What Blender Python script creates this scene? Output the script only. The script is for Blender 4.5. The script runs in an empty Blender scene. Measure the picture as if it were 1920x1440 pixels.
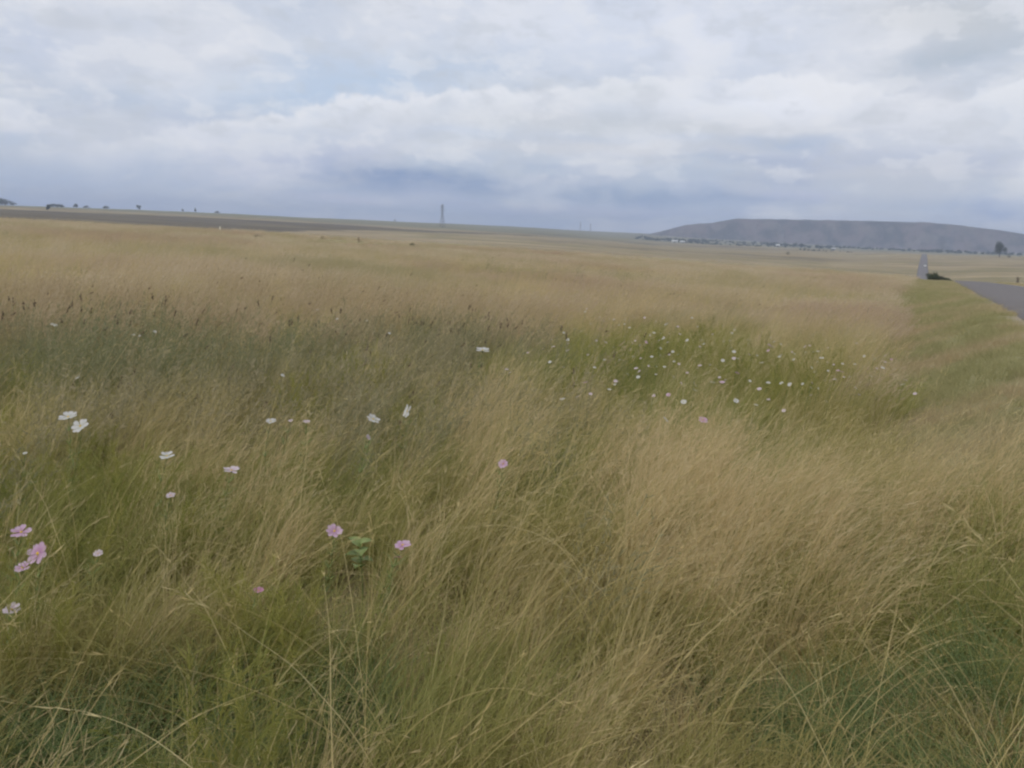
import bpy, math, random
import numpy as np
from mathutils import Vector, Matrix, Euler

D2R = math.pi / 180.0
scene = bpy.context.scene
COL = scene.collection


def S(r, g, b):
    """display colour 0-255 -> linear"""
    f = lambda c: (c / 255.0 / 12.92) if c / 255.0 <= 0.04045 else ((c / 255.0 + 0.055) / 1.055) ** 2.4
    return (f(r), f(g), f(b), 1.0)


# ----------------------------------------------------------------------------
# CAMERA
# ----------------------------------------------------------------------------
F_PX = 1442.0
PITCH = 11.4 * D2R
ROLL = 2.0 * D2R
EYE = 1.65
cam_data = bpy.data.cameras.new("camera")
cam_data.sensor_width = 36.0
cam_data.lens = 36.0 * F_PX / 1920.0
cam_data.clip_start = 0.05
cam_data.clip_end = 30000.0
cam = bpy.data.objects.new("camera", cam_data)
COL.objects.link(cam)
cam.location = (0, 0, EYE)
CAM_R = Euler((math.pi / 2 - PITCH, 0, 0)).to_matrix() @ Matrix.Rotation(ROLL, 3, 'Z')
cam.rotation_euler = CAM_R.to_euler()
scene.camera = cam


def ray(px, py):
    return (CAM_R @ Vector(((px - 960.0) / F_PX, -(py - 720.0) / F_PX, -1.0))).normalized()


def az_el(px, py):
    d = ray(px, py)
    return math.atan2(d.x, d.y) / D2R, math.asin(d.z) / D2R


# ----------------------------------------------------------------------------
# WORLD: overcast sky over a physical blue sky
# ----------------------------------------------------------------------------
SKY_GAIN = 8.5
SUN_EL, SUN_AZ = 52.0, -125.0       # azimuth from the view axis, clockwise
world = bpy.data.worlds.new("World")
scene.world = world
world.use_nodes = True
nt = world.node_tree
nt.nodes.clear()


class NB:
    def __init__(self, tree):
        self.t = tree

    def node(self, typ, **kw):
        n = self.t.nodes.new(typ)
        for k, v in kw.items():
            setattr(n, k, v)
        return n

    def put(self, sock, v):
        if v is None:
            return
        if isinstance(v, bpy.types.NodeSocket):
            self.t.links.new(v, sock)
        else:
            sock.default_value = v

    def m(self, op, a, b=None, c=None, clamp=False):
        n = self.node('ShaderNodeMath', operation=op, use_clamp=clamp)
        self.put(n.inputs[0], a)
        self.put(n.inputs[1], b)
        if c is not None:
            self.put(n.inputs[2], c)
        return n.outputs[0]

    def vec(self, x, y, z=0.0):
        n = self.node('ShaderNodeCombineXYZ')
        self.put(n.inputs[0], x)
        self.put(n.inputs[1], y)
        self.put(n.inputs[2], z)
        return n.outputs[0]

    def vec_add(self, a, v):
        n = self.node('ShaderNodeVectorMath', operation='ADD')
        self.put(n.inputs[0], a)
        self.put(n.inputs[1], v)
        return n.outputs[0]

    def noise(self, v, scale, detail=4.0, rough=0.55, dist=0.0):
        n = self.node('ShaderNodeTexNoise')
        self.put(n.inputs['Vector'], v)
        n.inputs['Scale'].default_value = scale
        n.inputs['Detail'].default_value = detail
        n.inputs['Roughness'].default_value = rough
        n.inputs['Distortion'].default_value = dist
        return n.outputs

    def mix(self, fac, a, b, typ='MIX'):
        n = self.node('ShaderNodeMix', data_type='RGBA', blend_type=typ)
        self.put(n.inputs[0], fac)
        self.put(n.inputs[6], a)
        self.put(n.inputs[7], b)
        return n.outputs[2]

    def rng(self, v, a, b, c=0.0, d=1.0, smooth=True):
        n = self.node('ShaderNodeMapRange', interpolation_type='SMOOTHSTEP' if smooth else 'LINEAR')
        self.put(n.inputs[0], v)
        for i, q in zip((1, 2, 3, 4), (a, b, c, d)):
            self.put(n.inputs[i], q)
        return n.outputs[0]

    def ramp(self, fac, stops, interp='LINEAR'):
        n = self.node('ShaderNodeValToRGB')
        cr = n.color_ramp
        cr.interpolation = interp
        while len(cr.elements) < len(stops):
            cr.elements.new(0.5)
        for e, (p, c) in zip(cr.elements, sorted(stops, key=lambda s: s[0])):
            e.position = p
            e.color = c
        self.put(n.inputs[0], fac)
        return n.outputs[0]


def build_sky():
    b = NB(nt)
    tc = b.node('ShaderNodeTexCoord')
    sp = b.node('ShaderNodeSeparateXYZ')
    nt.links.new(tc.outputs['Generated'], sp.inputs[0])
    th = b.m('MULTIPLY', b.m('ARCTAN2', sp.outputs[0], sp.outputs[1]), 57.29578)
    el = b.m('MULTIPLY', b.m('ARCSINE', sp.outputs[2]), 57.29578)
    # warped coordinates, so that every cloud edge is ragged
    w1 = b.noise(b.vec(th, b.m('MULTIPLY', el, 2.4)), 0.10, 6, 0.58)
    ws = b.node('ShaderNodeSeparateColor')
    nt.links.new(w1['Color'], ws.inputs[0])
    wx = b.m('MULTIPLY', b.m('SUBTRACT', ws.outputs[0], 0.5), 9.0)
    wy = b.m('MULTIPLY', b.m('SUBTRACT', ws.outputs[1], 0.5), 2.6)
    thw = b.m('ADD', th, wx)
    elw = b.m('ADD', el, wy)
    # cloud deck colour by height above the horizon
    deck = b.ramp(b.m('DIVIDE', el, 50.0, clamp=True), [
        (0.0, S(160, 178, 203)), (0.045, S(164, 179, 203)), (0.09, S(181, 190, 207)),
        (0.15, S(197, 202, 214)), (0.23, S(205, 209, 218)), (0.34, S(211, 214, 221)), (1.0, S(206, 210, 218))])
    # broad soft cloud texture
    lg = b.m('MULTIPLY', b.m('LOGARITHM', b.m('ADD', b.m('ABSOLUTE', el), 2.5), 2.718), 9.0)
    n1 = b.noise(b.vec(b.m('MULTIPLY', thw, 0.45), lg, 3.1), 0.16, 6, 0.55)['Fac']
    blue = b.rng(n1, 0.42, 0.58, 0.75, 0.0)
    col = b.mix(blue, deck, S(182, 193, 211))
    n2 = b.noise(b.vec(b.m('MULTIPLY', thw, 0.6), b.m('MULTIPLY', elw, 1.3), 7.7), 0.17, 6, 0.6)['Fac']
    col = b.mix(b.rng(n2, 0.46, 0.63, 0.0, 0.70), col, S(222, 223, 227))
    # thin layered streaks low down
    n3 = b.noise(b.vec(b.m('MULTIPLY', thw, 0.22), b.m('MULTIPLY', elw, 2.0), 1.3), 0.30, 5, 0.55)['Fac']
    low = b.rng(el, 3.0, 8.5, 1.0, 0.0)
    col = b.mix(b.m('MULTIPLY', b.rng(n3, 0.50, 0.66), b.m('MULTIPLY', low, 0.65)), col, S(150, 166, 200))
    col = b.mix(b.m('MULTIPLY', b.rng(n3, 0.47, 0.34), b.m('MULTIPLY', low, 0.45)), col, S(190, 194, 212))

    plain = col                                   # the deck as it goes on all round and overhead

    def blob(px, py, wpx, hpx, color, strength, slope=0.0, warp=1.0):
        nonlocal col
        t0, e0 = az_el(px, py)
        t1, e1 = az_el(px + wpx, py + slope * wpx)
        wt = max(abs(t1 - t0), 0.5)
        sl = (e1 - e0) / (t1 - t0)
        we = hpx / F_PX / D2R
        tt = b.m('SUBTRACT', thw if warp else th, t0)
        u = b.m('DIVIDE', tt, wt)
        v = b.m('DIVIDE', b.m('SUBTRACT', b.m('SUBTRACT', elw if warp else el, e0), b.m('MULTIPLY', tt, sl)), we)
        q = b.m('ADD', b.m('MULTIPLY', u, u), b.m('MULTIPLY', v, v))
        f = b.m('MULTIPLY', b.m('POWER', 2.718, b.m('MULTIPLY', q, -1.0)), strength)
        col = b.mix(f, col, color)

    # blue gaps and shaded bases behind the bank of cloud
    blob(640, 160, 260, 50, S(181, 199, 222), 0.95, -0.12)
    blob(60, 75, 110, 30, S(186, 196, 216), 0.8)
    blob(430, 60, 300, 60, S(213, 217, 227), 0.5)
    blob(1250, 60, 420, 70, S(222, 226, 238), 0.7)
    blob(1800, 105, 190, 26, S(174, 184, 197), 0.9, -0.22)
    blob(1780, 30, 230, 45, S(192, 196, 201), 0.95)

    # the bank of cumulus: bright billowing top edge, greyer base
    pts = [(-60, 178), (30, 178), (90, 215), (200, 262), (300, 240), (400, 228), (470, 225), (510, 208), (545, 222), (570, 196),
           (640, 180), (760, 178), (880, 158), (1000, 165), (1150, 150), (1300, 138), (1420, 142), (1520, 140),
           (1600, 150), (1700, 168), (1800, 180), (1980, 130)]
    lo, hi = -48.0, 48.0
    stops = []
    for px, py in pts:
        t0, e0 = az_el(px, py)
        stops.append(((t0 - lo) / (hi - lo), (e0 / 20.0,) * 3 + (1.0,)))
    edge = b.m('MULTIPLY', b.ramp(b.m('DIVIDE', b.m('SUBTRACT', th, lo), hi - lo, clamp=True), stops, 'LINEAR'), 20.0)
    bil = b.noise(b.vec(th, b.m('MULTIPLY', el, 1.1), 5.0), 0.55, 6, 0.55)['Fac']
    depth = b.m('ADD', b.m('SUBTRACT', edge, el), b.m('MULTIPLY', b.m('SUBTRACT', bil, 0.5), 2.4))
    inside = b.rng(depth, -0.08, 0.40)
    fade = b.m('POWER', 2.718, b.m('MULTIPLY', b.m('MAXIMUM', depth, 0.0), -0.42))
    puff = b.noise(b.vec(b.m('MULTIPLY', thw, 0.8), elw, 9.0), 0.24, 5, 0.6)['Fac']
    strong = b.m('MULTIPLY', b.rng(puff, 0.30, 0.50, 0.35, 1.0), b.m('MULTIPLY', inside, fade))
    infront = b.m('MULTIPLY', b.rng(th, -48.0, -30.0), b.rng(th, 48.0, 30.0))
    col = b.mix(b.m('MULTIPLY', b.m('MULTIPLY', strong, infront), 1.0), col, S(229, 230, 235))

    # shaded bases and far layers
    blob(1180, 170, 120, 22, S(206, 210, 215), 0.5)
    blob(1420, 200, 190, 34, S(232, 235, 244), 0.65)
    blob(1200, 238, 420, 24, S(200, 203, 208), 0.8)
    blob(640, 262, 240, 16, S(192, 201, 217), 0.6)
    blob(870, 245, 110, 12, S(186, 199, 219), 0.7)
    blob(1500, 266, 120, 13, S(158, 176, 203), 0.85)
    blob(1250, 262, 260, 10, S(180, 193, 214), 0.6)
    blob(1080, 275, 300, 14, S(206, 207, 213), 0.7)
    blob(1750, 230, 180, 40, S(216, 219, 227), 0.7)
    blob(1650, 330, 260, 26, S(197, 200, 209), 0.7)
    blob(200, 250, 220, 22, S(206, 210, 222), 0.6)
    blob(40, 258, 80, 12, S(180, 194, 216), 0.7)
    blob(150, 330, 320, 34, S(168, 183, 210), 0.7)
    blob(480, 320, 120, 26, S(196, 201, 219), 0.6)
    blob(810, 340, 220, 18, S(122, 145, 184), 0.95, 0.05)
    blob(900, 352, 120, 12, S(128, 148, 186), 0.6, 0.05)
    blob(1200, 366, 330, 13, S(136, 157, 190), 0.9, 0.03)
    blob(1330, 300, 230, 9, S(160, 174, 199), 0.45, 0.02)
    blob(1050, 318, 150, 8, S(158, 173, 200), 0.45, 0.02)
    blob(1420, 336, 200, 9, S(158, 172, 198), 0.45, 0.03)
    blob(1650, 375, 150, 9, S(150, 168, 200), 0.7, 0.03)
    blob(680, 372, 150, 13, S(188, 193, 214), 0.8, 0.03)
    blob(1120, 392, 220, 9, S(176, 184, 208), 0.6, 0.03)
    blob(1500, 366, 150, 12, S(190, 194, 214), 0.6, 0.03)
    blob(1600, 400, 200, 10, S(178, 186, 208), 0.5, 0.03)
    blob(1890, 395, 110, 16, S(142, 163, 202), 0.8, 0.03)
    blob(250, 385, 320, 12, S(160, 178, 208), 0.5, 0.03)

    # soft modelling of the cloud bodies
    n4 = b.noise(b.vec(b.m('MULTIPLY', thw, 0.7), b.m('MULTIPLY', elw, 1.7), 2.2), 0.26, 6, 0.52)['Fac']
    col = b.mix(b.rng(n4, 0.50, 0.70, 0.0, 0.40), col, S(222, 224, 231))
    col = b.mix(b.rng(n4, 0.48, 0.30, 0.0, 0.40), col, S(188, 194, 205))

    n5 = b.noise(b.vec(th, b.m('MULTIPLY', el, 1.9), 12.5), 0.30, 7, 0.56)['Fac']
    up = b.rng(el, 2.0, 5.0)
    col = b.mix(b.m('MULTIPLY', b.rng(n5, 0.50, 0.60, 0.0, 0.42), up), col, S(226, 227, 231))
    col = b.mix(b.m('MULTIPLY', b.rng(n5, 0.46, 0.34, 0.0, 0.38), up), col, S(189, 194, 202))

    sky = b.node('ShaderNodeTexSky', sky_type='NISHITA')
    sky.sun_disc = False
    sky.sun_elevation = SUN_EL * D2R
    sky.sun_rotation = SUN_AZ * D2R
    cover = b.rng(n1, 0.30, 0.72, 0.90, 1.0)

    def background(c):
        fin = b.mix(cover, sky.outputs[0], b.mix(1.0, c, (SKY_GAIN, SKY_GAIN, SKY_GAIN, 1.0), 'MULTIPLY'))
        bg = b.node('ShaderNodeBackground')
        nt.links.new(fin, bg.inputs[0])
        bg.inputs[1].default_value = 0.1
        return bg.outputs[0]
    # the formed clouds die out before these limits; beyond them only the deck is worked out, which is quicker
    here = b.m('MULTIPLY', b.m('MULTIPLY', b.m('LESS_THAN', el, 27.0), b.m('GREATER_THAN', el, -3.0)),
               b.m('MULTIPLY', b.m('LESS_THAN', th, 55.0), b.m('GREATER_THAN', th, -55.0)))
    mx = b.node('ShaderNodeMixShader')
    nt.links.new(here, mx.inputs[0])
    nt.links.new(background(plain), mx.inputs[1])
    nt.links.new(background(col), mx.inputs[2])
    out = b.node('ShaderNodeOutputWorld')
    nt.links.new(mx.outputs[0], out.inputs[0])


build_sky()
world.cycles.sampling_method = 'MANUAL'
world.cycles.sample_map_resolution = 256

sun_data = bpy.data.lights.new("sun", 'SUN')
sun_data.energy = 1.5
sun_data.angle = 14.0 * D2R
sun_data.color = (1.0, 0.96, 0.90)
sun = bpy.data.objects.new("sun", sun_data)
COL.objects.link(sun)
_sd = Vector((math.sin(SUN_AZ * D2R) * math.cos(SUN_EL * D2R), math.cos(SUN_AZ * D2R) * math.cos(SUN_EL * D2R), math.sin(SUN_EL * D2R)))
sun.rotation_euler = (-_sd).to_track_quat('-Z', 'Y').to_euler()

vs = scene.view_settings
vs.view_transform = 'Standard'
vs.look = 'None'
vs.exposure = 0.40
vs.gamma = 1.0
vs.use_curve_mapping = False
scene.render.engine = 'CYCLES'
cy = scene.cycles
cy.use_denoising = True
cy.use_adaptive_sampling = True
cy.adaptive_threshold = 0.025
cy.adaptive_min_samples = 16
cy.max_bounces = 7
cy.diffuse_bounces = 4
cy.transmission_bounces = 5
cy.volume_bounces = 0
cy.pixel_filter_type = 'BLACKMAN_HARRIS'
cy.filter_width = 2.3


# ----------------------------------------------------------------------------
# helpers
# ----------------------------------------------------------------------------
def tag(o, label=None, cat=None, group=None, kind=None):
    if label:
        o["label"] = label
    if cat:
        o["category"] = cat
    if group:
        o["group"] = group
    if kind:
        o["kind"] = kind
    return o


def link(o, parent=None):
    COL.objects.link(o)
    if parent is not None:
        o.parent = parent
    return o


def empty(name, loc, rz=0.0):
    o = bpy.data.objects.new(name, None)
    o.empty_display_size = 0.1
    o.location = loc
    o.rotation_euler = (0, 0, rz)
    return link(o)


def mesh_np(name, verts, faces, mats=(), attrs=None, smooth=False, mat_idx=None):
    """faces: list of arrays/lists, all of the same vertex count per array, or one ndarray"""
    me = bpy.data.meshes.new(name)
    if isinstance(faces, np.ndarray):
        faces = [faces]
    verts = np.asarray(verts, dtype=np.float32)
    me.vertices.add(len(verts))
    me.vertices.foreach_set("co", verts.ravel())
    starts, totals, loops = [], [], []
    p = 0
    for f in faces:
        f = np.asarray(f, dtype=np.int32)
        if f.size == 0:
            continue
        k = f.shape[1]
        loops.append(f.ravel())
        starts.append(p + np.arange(len(f)) * k)
        totals.append(np.full(len(f), k))
        p += f.size
    if loops:
        loops = np.concatenate(loops).astype(np.int32)
        starts = np.concatenate(starts).astype(np.int32)
        me.loops.add(len(loops))
        me.loops.foreach_set("vertex_index", loops)
        me.polygons.add(len(starts))
        me.polygons.foreach_set("loop_start", starts)
        if smooth:
            me.polygons.foreach_set("use_smooth", np.ones(len(starts), dtype=bool))
        if mat_idx is not None:
            me.polygons.foreach_set("material_index", np.asarray(mat_idx, dtype=np.int32))
    for m_ in mats:
        me.materials.append(m_)
    for k, v in (attrs or {}).items():
        v = np.asarray(v, dtype=np.float32)
        if v.ndim == 1:
            a = me.attributes.new(k, 'FLOAT', 'POINT')
            a.data.foreach_set("value", v)
        else:
            a = me.attributes.new(k, 'FLOAT_VECTOR', 'POINT')
            a.data.foreach_set("vector", v.ravel())
    me.update(calc_edges=True)
    return me


def smooth01(v, a, b):
    t = np.clip((v - a) / (b - a), 0, 1)
    return t * t * (3 - 2 * t)


_nr = np.random.RandomState(11)
_NT = _nr.rand(256, 256)


def vnoise(x, y):
    xi = np.floor(x).astype(int)
    yi = np.floor(y).astype(int)
    fx, fy = x - xi, y - yi
    fx, fy = fx * fx * (3 - 2 * fx), fy * fy * (3 - 2 * fy)
    g = lambda i, j: _NT[i & 255, j & 255]
    return (g(xi, yi) * (1 - fx) + g(xi + 1, yi) * fx) * (1 - fy) + (g(xi, yi + 1) * (1 - fx) + g(xi + 1, yi + 1) * fx) * fy


def fbm(x, y, n=4):
    s, a = 0.0, 0.5
    for k in range(n):
        s = s + a * vnoise(x * 2 ** k + 17.3 * k, y * 2 ** k + 5.7 * k)
        a *= 0.5
    return s / (1 - 0.5 ** n)


# ----------------------------------------------------------------------------
# TERRAIN HEIGHT
# ----------------------------------------------------------------------------
_TH = np.array([-60, -33, -21, -10, 0, 11, 24, 28, 33, 60], float)
_RR = np.array([250, 500, 700, 900, 1300, 1800, 2200, 3000, 4500, 7500], float)
_ZT = np.array([
    [-2, -2, 0, 3, 8, 13, 14, 10, 0, -30],            # -60
    [-4, -3.0, -1.2, 1.8, 7.0, 12.5, 13.5, 10, 0, -30],   # -33
    [-8, -8.2, -6.8, -3.5, 4.0, 14.0, 15.0, 10, 0, -30],  # -21
    [-11, -11.0, -8.5, -5.2, -2.6, 6.0, 12.6, 14, 4, -30],  # -10
    [-11.5, -11.0, -10.2, -9.2, -6.2, -1.5, 1.6, 10.5, 8, -30],  # 0
    [-13, -13.6, -15.5, -17, -17.5, -18.5, -19.0, -8.0, 2, -30],  # 11
    [-16, -17.2, -19, -20, -19.5, -20.5, -21.5, -22, -20, -30],  # 24
    [-16.5, -18.6, -17.0, -14.5, -16, -20, -21.5, -22, -20, -30],  # 28
    [-15, -16.0, -15.5, -14.5, -13.0, -17, -20, -22, -20, -30],  # 33
    [-15, -16, -16, -15, -15, -18, -20, -22, -20, -30]])
_gth = np.linspace(-60, 60, 241)
_glr = np.linspace(math.log(250), math.log(7500), 200)
_g = np.array([np.interp(_glr, np.log(_RR), row) for row in _ZT])
_g = np.array([np.interp(_gth, _TH, _g[:, j]) for j in range(len(_glr))]).T      # [theta, r]


def _blur(a, n, axis):
    k = np.hanning(n + 2)[1:-1]
    k /= k.sum()
    pad = [(0, 0), (0, 0)]
    pad[axis] = (n // 2, n // 2)
    ap = np.pad(a, pad, mode='edge')
    return np.apply_along_axis(lambda v: np.convolve(v, k, 'valid'), axis, ap)


_g = _blur(_blur(_g, 11, 0), 13, 1)


def far_z(r, th):
    i = np.clip((th + 60) / 120 * 240, 0, 239.999)
    j = np.clip((np.log(np.maximum(r, 1)) - _glr[0]) / (_glr[-1] - _glr[0]) * 199, 0, 198.999)
    i0, j0 = i.astype(int), j.astype(int)
    fi, fj = i - i0, j - j0
    return (_g[i0, j0] * (1 - fi) * (1 - fj) + _g[i0 + 1, j0] * fi * (1 - fj) + _g[i0, j0 + 1] * (1 - fi) * fj + _g[i0 + 1, j0 + 1] * fi * fj)


# the road: centre line x(y), surface z(y)
_ry = np.array([-40, 0, 60, 120, 180, 230, 300, 380, 480, 650, 900, 1100, 1400], float)
_rx = np.array([6.0 + .550 * v for v in (-40, 0, 60, 120, 180)] + [131.0, 166.0, 204.0, 251.0, 339.0, 469.0, 573.0, 730.0])
_rz = np.array([2.46, 0.82, -1.64, -4.1, -6.6, -9.6, -14.6, -17.9, -18.9, -17.6, -15.4, -14.6, -17.0])
_fy = np.linspace(-40, 1400, 1441)
_frx = _blur(np.interp(_fy, _ry, _rx)[None], 61, 1)[0]
_frz = _blur(np.interp(_fy, _ry, _rz)[None], 41, 1)[0]
_frx[:40] = 6.0 + .550 * _fy[:40]
_frz[:40] = 0.82 - 0.041 * _fy[:40]
ROAD_HALF = 3.5


def road_x(y):
    return np.interp(y, _fy, _frx)


def road_z(y):
    return np.interp(y, _fy, _frz)


def road_d(x, y):
    """signed distance from the road centre, negative on the field side"""
    return (x - road_x(y)) * 0.872


def height(x, y):
    x = np.asarray(x, float)
    y = np.asarray(y, float)
    r = np.hypot(x, y)
    th = np.degrees(np.arctan2(x, y))
    near = -0.019 * y - 0.030 * x + 0.30 * (fbm(x * 0.09 + 3, y * 0.09) - 0.5) * smooth01(r, 3, 14) + 1.3 * (fbm(x * 0.022, y * 0.022 + 9) - 0.5) * smooth01(r, 25, 90)
    far = far_z(r, np.clip(th, -60, 60)) + (fbm(x * 0.004, y * 0.004) - 0.5) * 5.0 * smooth01(r, 500, 1500)
    rc = 135 + 26 * (fbm(th * 0.05 + 40, th * 0.0 + 2.0) - 0.5) * 2
    w = smooth01(r, rc, rc + 290)
    z = near * (1 - w) + far * w
    # road embankment
    d = np.abs(road_d(x, y))
    width = 1.3 + 0.07 * np.maximum(y, 0)
    k = 1 - smooth01(d, ROAD_HALF + 0.35, ROAD_HALF + 0.35 + width)
    k = np.where((y > 1390) | (y < -39), 0, k) * (1 - smooth01(y, 1250, 1390))
    z = z * (1 - k) + (road_z(y) - 0.05) * k
    return z


def hz(x, y):
    return float(height(np.array([x]), np.array([y]))[0])


_ts = np.exp(np.linspace(math.log(1.2), math.log(6500), 2600))


def hit(px, py, h=0.0):
    """first point where the ray of a photograph pixel meets the land raised by h"""
    d = ray(px, py)
    X, Y, Z = d.x * _ts, d.y * _ts, EYE + d.z * _ts
    s = Z - height(X, Y) - h
    k = np.argmax(s < 0)
    if s[k] >= 0:
        k = len(_ts) - 1
    t = _ts[k]
    if 0 < k and s[k] < 0 < s[k - 1]:
        a = s[k - 1] / (s[k - 1] - s[k])
        t = _ts[k - 1] + a * (_ts[k] - _ts[k - 1])
    return Vector((d.x * t, d.y * t, EYE + d.z * t))


def at_dist(px, py, r):
    """point on the land in the direction of a pixel column at distance r"""
    d = ray(px, py)
    q = math.hypot(d.x, d.y)
    x, y = d.x / q * r, d.y / q * r
    return Vector((x, y, hz(x, y)))


# ----------------------------------------------------------------------------
# MATERIALS
# ----------------------------------------------------------------------------
def new_mat(name):
    m_ = bpy.data.materials.new(name)
    m_.use_nodes = True
    m_.node_tree.nodes.clear()
    return m_, NB(m_.node_tree)


def finish(b, shader, disp=None):
    o = b.node('ShaderNodeOutputMaterial')
    b.t.links.new(shader, o.inputs['Surface'])


def bsdf(b, col, rough=0.8, spec=0.2, normal=None):
    p = b.node('ShaderNodeBsdfPrincipled')
    b.put(p.inputs['Base Color'], col)
    b.put(p.inputs['Roughness'], rough)
    p.inputs['Specular IOR Level'].default_value = spec
    if normal is not None:
        b.put(p.inputs['Normal'], normal)
    return p.outputs[0]


def bump(b, h, strength, dist):
    n = b.node('ShaderNodeBump')
    n.inputs['Strength'].default_value = strength
    n.inputs['Distance'].default_value = dist
    b.put(n.inputs['Height'], h)
    return n.outputs[0]


def wpos(b):
    return b.node('ShaderNodeNewGeometry').outputs['Position']


def attr(b, name):
    return b.node('ShaderNodeAttribute', attribute_name=name).outputs['Fac']


def leaf_shader(b, col, trans=0.4, rough=0.6, spec=0.25, tcol=None):
    p = bsdf(b, col, rough, spec)
    t = b.node('ShaderNodeBsdfTranslucent')
    b.put(t.inputs[0], tcol if tcol is not None else col)
    mx = b.node('ShaderNodeMixShader')
    mx.inputs[0].default_value = trans
    b.t.links.new(p, mx.inputs[1])
    b.t.links.new(t.outputs[0], mx.inputs[2])
    return mx.outputs[0]


def grass_material(name, stops, root=None, patch=None, patch_scale=0.12, patch_amt=0.6, trans=0.42, patch2=None, patch2_scale=.2):
    """blade colour by random blade value, greener sheaths at the root, patches of other plants over metres"""
    m_, b = new_mat(name)
    r = attr(b, 'rnd')
    col = b.ramp(r, stops)
    pos = wpos(b)
    if root is not None:
        col = b.mix(b.rng(attr(b, 'h'), 0.05, 0.60, 0.85, 0.0), col, root)
    if patch is not None:
        n = b.noise(pos, patch_scale, 3, 0.5)['Fac']
        col = b.mix(b.rng(n, 0.45, 0.62, 0.0, patch_amt), col, patch)
    if patch2 is not None:
        n = b.noise(b.vec_add(pos, (31.0, 7.0, 0.0)), patch2_scale, 4, 0.55)['Fac']
        col = b.mix(b.rng(n, 0.48, 0.62, 0.0, 0.75), col, patch2)
    # seed heads carry values above one
    col = b.mix(b.rng(r, 1.4, 1.6), col, b.mix(b.m('SUBTRACT', r, 2.0), (.075, .055, .04, 1), (.19, .13, .085, 1)))
    finish(b, leaf_shader(b, col, trans))
    return m_


C = lambda r, g, b_: (r, g, b_, 1.0)

MAT_STRAW = grass_material("straw_grass", [(0.0, C(0.458, 0.342, 0.168)), (0.35, C(0.600, 0.471, 0.255)), (0.7, C(0.698, 0.567, 0.326)), (1.0, C(0.800, 0.685, 0.449))],
                           root=C(0.338, 0.342, 0.112), patch=C(0.480, 0.407, 0.194), patch_scale=0.5, patch_amt=0.7, trans=0.52)
MAT_GREEN = grass_material("green_grass", [(0.0, C(0.211, 0.228, 0.069)), (0.5, C(0.326, 0.332, 0.107)), (1.0, C(0.483, 0.445, 0.174))],
                           root=C(0.253, 0.266, 0.080), patch=C(0.447, 0.364, 0.153), patch_scale=0.45, patch_amt=0.6, trans=0.54)
MAT_DARK = grass_material("weed_grass", [(0.0, C(0.231, 0.220, 0.120)), (0.5, C(0.329, 0.299, 0.171)), (0.8, C(0.450, 0.384, 0.239)), (1.0, C(0.572, 0.475, 0.312))],
                          root=C(0.231, 0.237, 0.104), patch=C(0.207, 0.237, 0.109), patch_scale=0.35, patch_amt=0.6, trans=0.5)
MAT_BROWN = grass_material("seeding_grass", [(0.0, C(0.370, 0.285, 0.172)), (0.5, C(0.510, 0.405, 0.256)), (1.0, C(0.620, 0.510, 0.335))],
                           root=C(0.330, 0.290, 0.130), trans=0.5)
MAT_LITTER = grass_material("dry_litter", [(0.0, C(0.352, 0.268, 0.119)), (0.5, C(0.528, 0.412, 0.196)), (1.0, C(0.726, 0.597, 0.340))])
MAT_VERGE = grass_material("verge_grass", [(0.0, C(0.235, 0.240, 0.100)), (0.5, C(0.347, 0.331, 0.155)), (1.0, C(0.490, 0.427, 0.240))],
                           patch=C(0.479, 0.379, 0.230), patch_scale=0.40, patch_amt=1.0)
MAT_STALK = grass_material("pale_stalks", [(0.0, C(0.506, 0.381, 0.162)), (0.5, C(0.638, 0.505, 0.238)), (1.0, C(0.770, 0.649, 0.365))], root=C(0.440, 0.391, 0.136), trans=0.3)
MAT_LUSH = grass_material("lush_grass", [(0.0, C(0.115, 0.168, 0.063)), (0.5, C(0.172, 0.230, 0.089)), (1.0, C(0.265, 0.302, 0.126))])
MAT_FEATHER = grass_material("feathery_foliage", [(0.0, C(0.191, 0.208, 0.050)), (0.5, C(0.284, 0.282, 0.074)), (1.0, C(0.410, 0.380, 0.106))], trans=0.5)
MAT_FARSTRAW = grass_material("far_straw_grass", [(0.0, C(.47, .38, .245)), (0.5, C(.61, .505, .35)), (1.0, C(.71, .61, .45))],
                              root=C(.45, .385, .225), patch=C(.49, .36, .255), patch_scale=0.055, patch_amt=0.9, patch2=C(.42, .375, .20), patch2_scale=0.13, trans=0.52)


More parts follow.
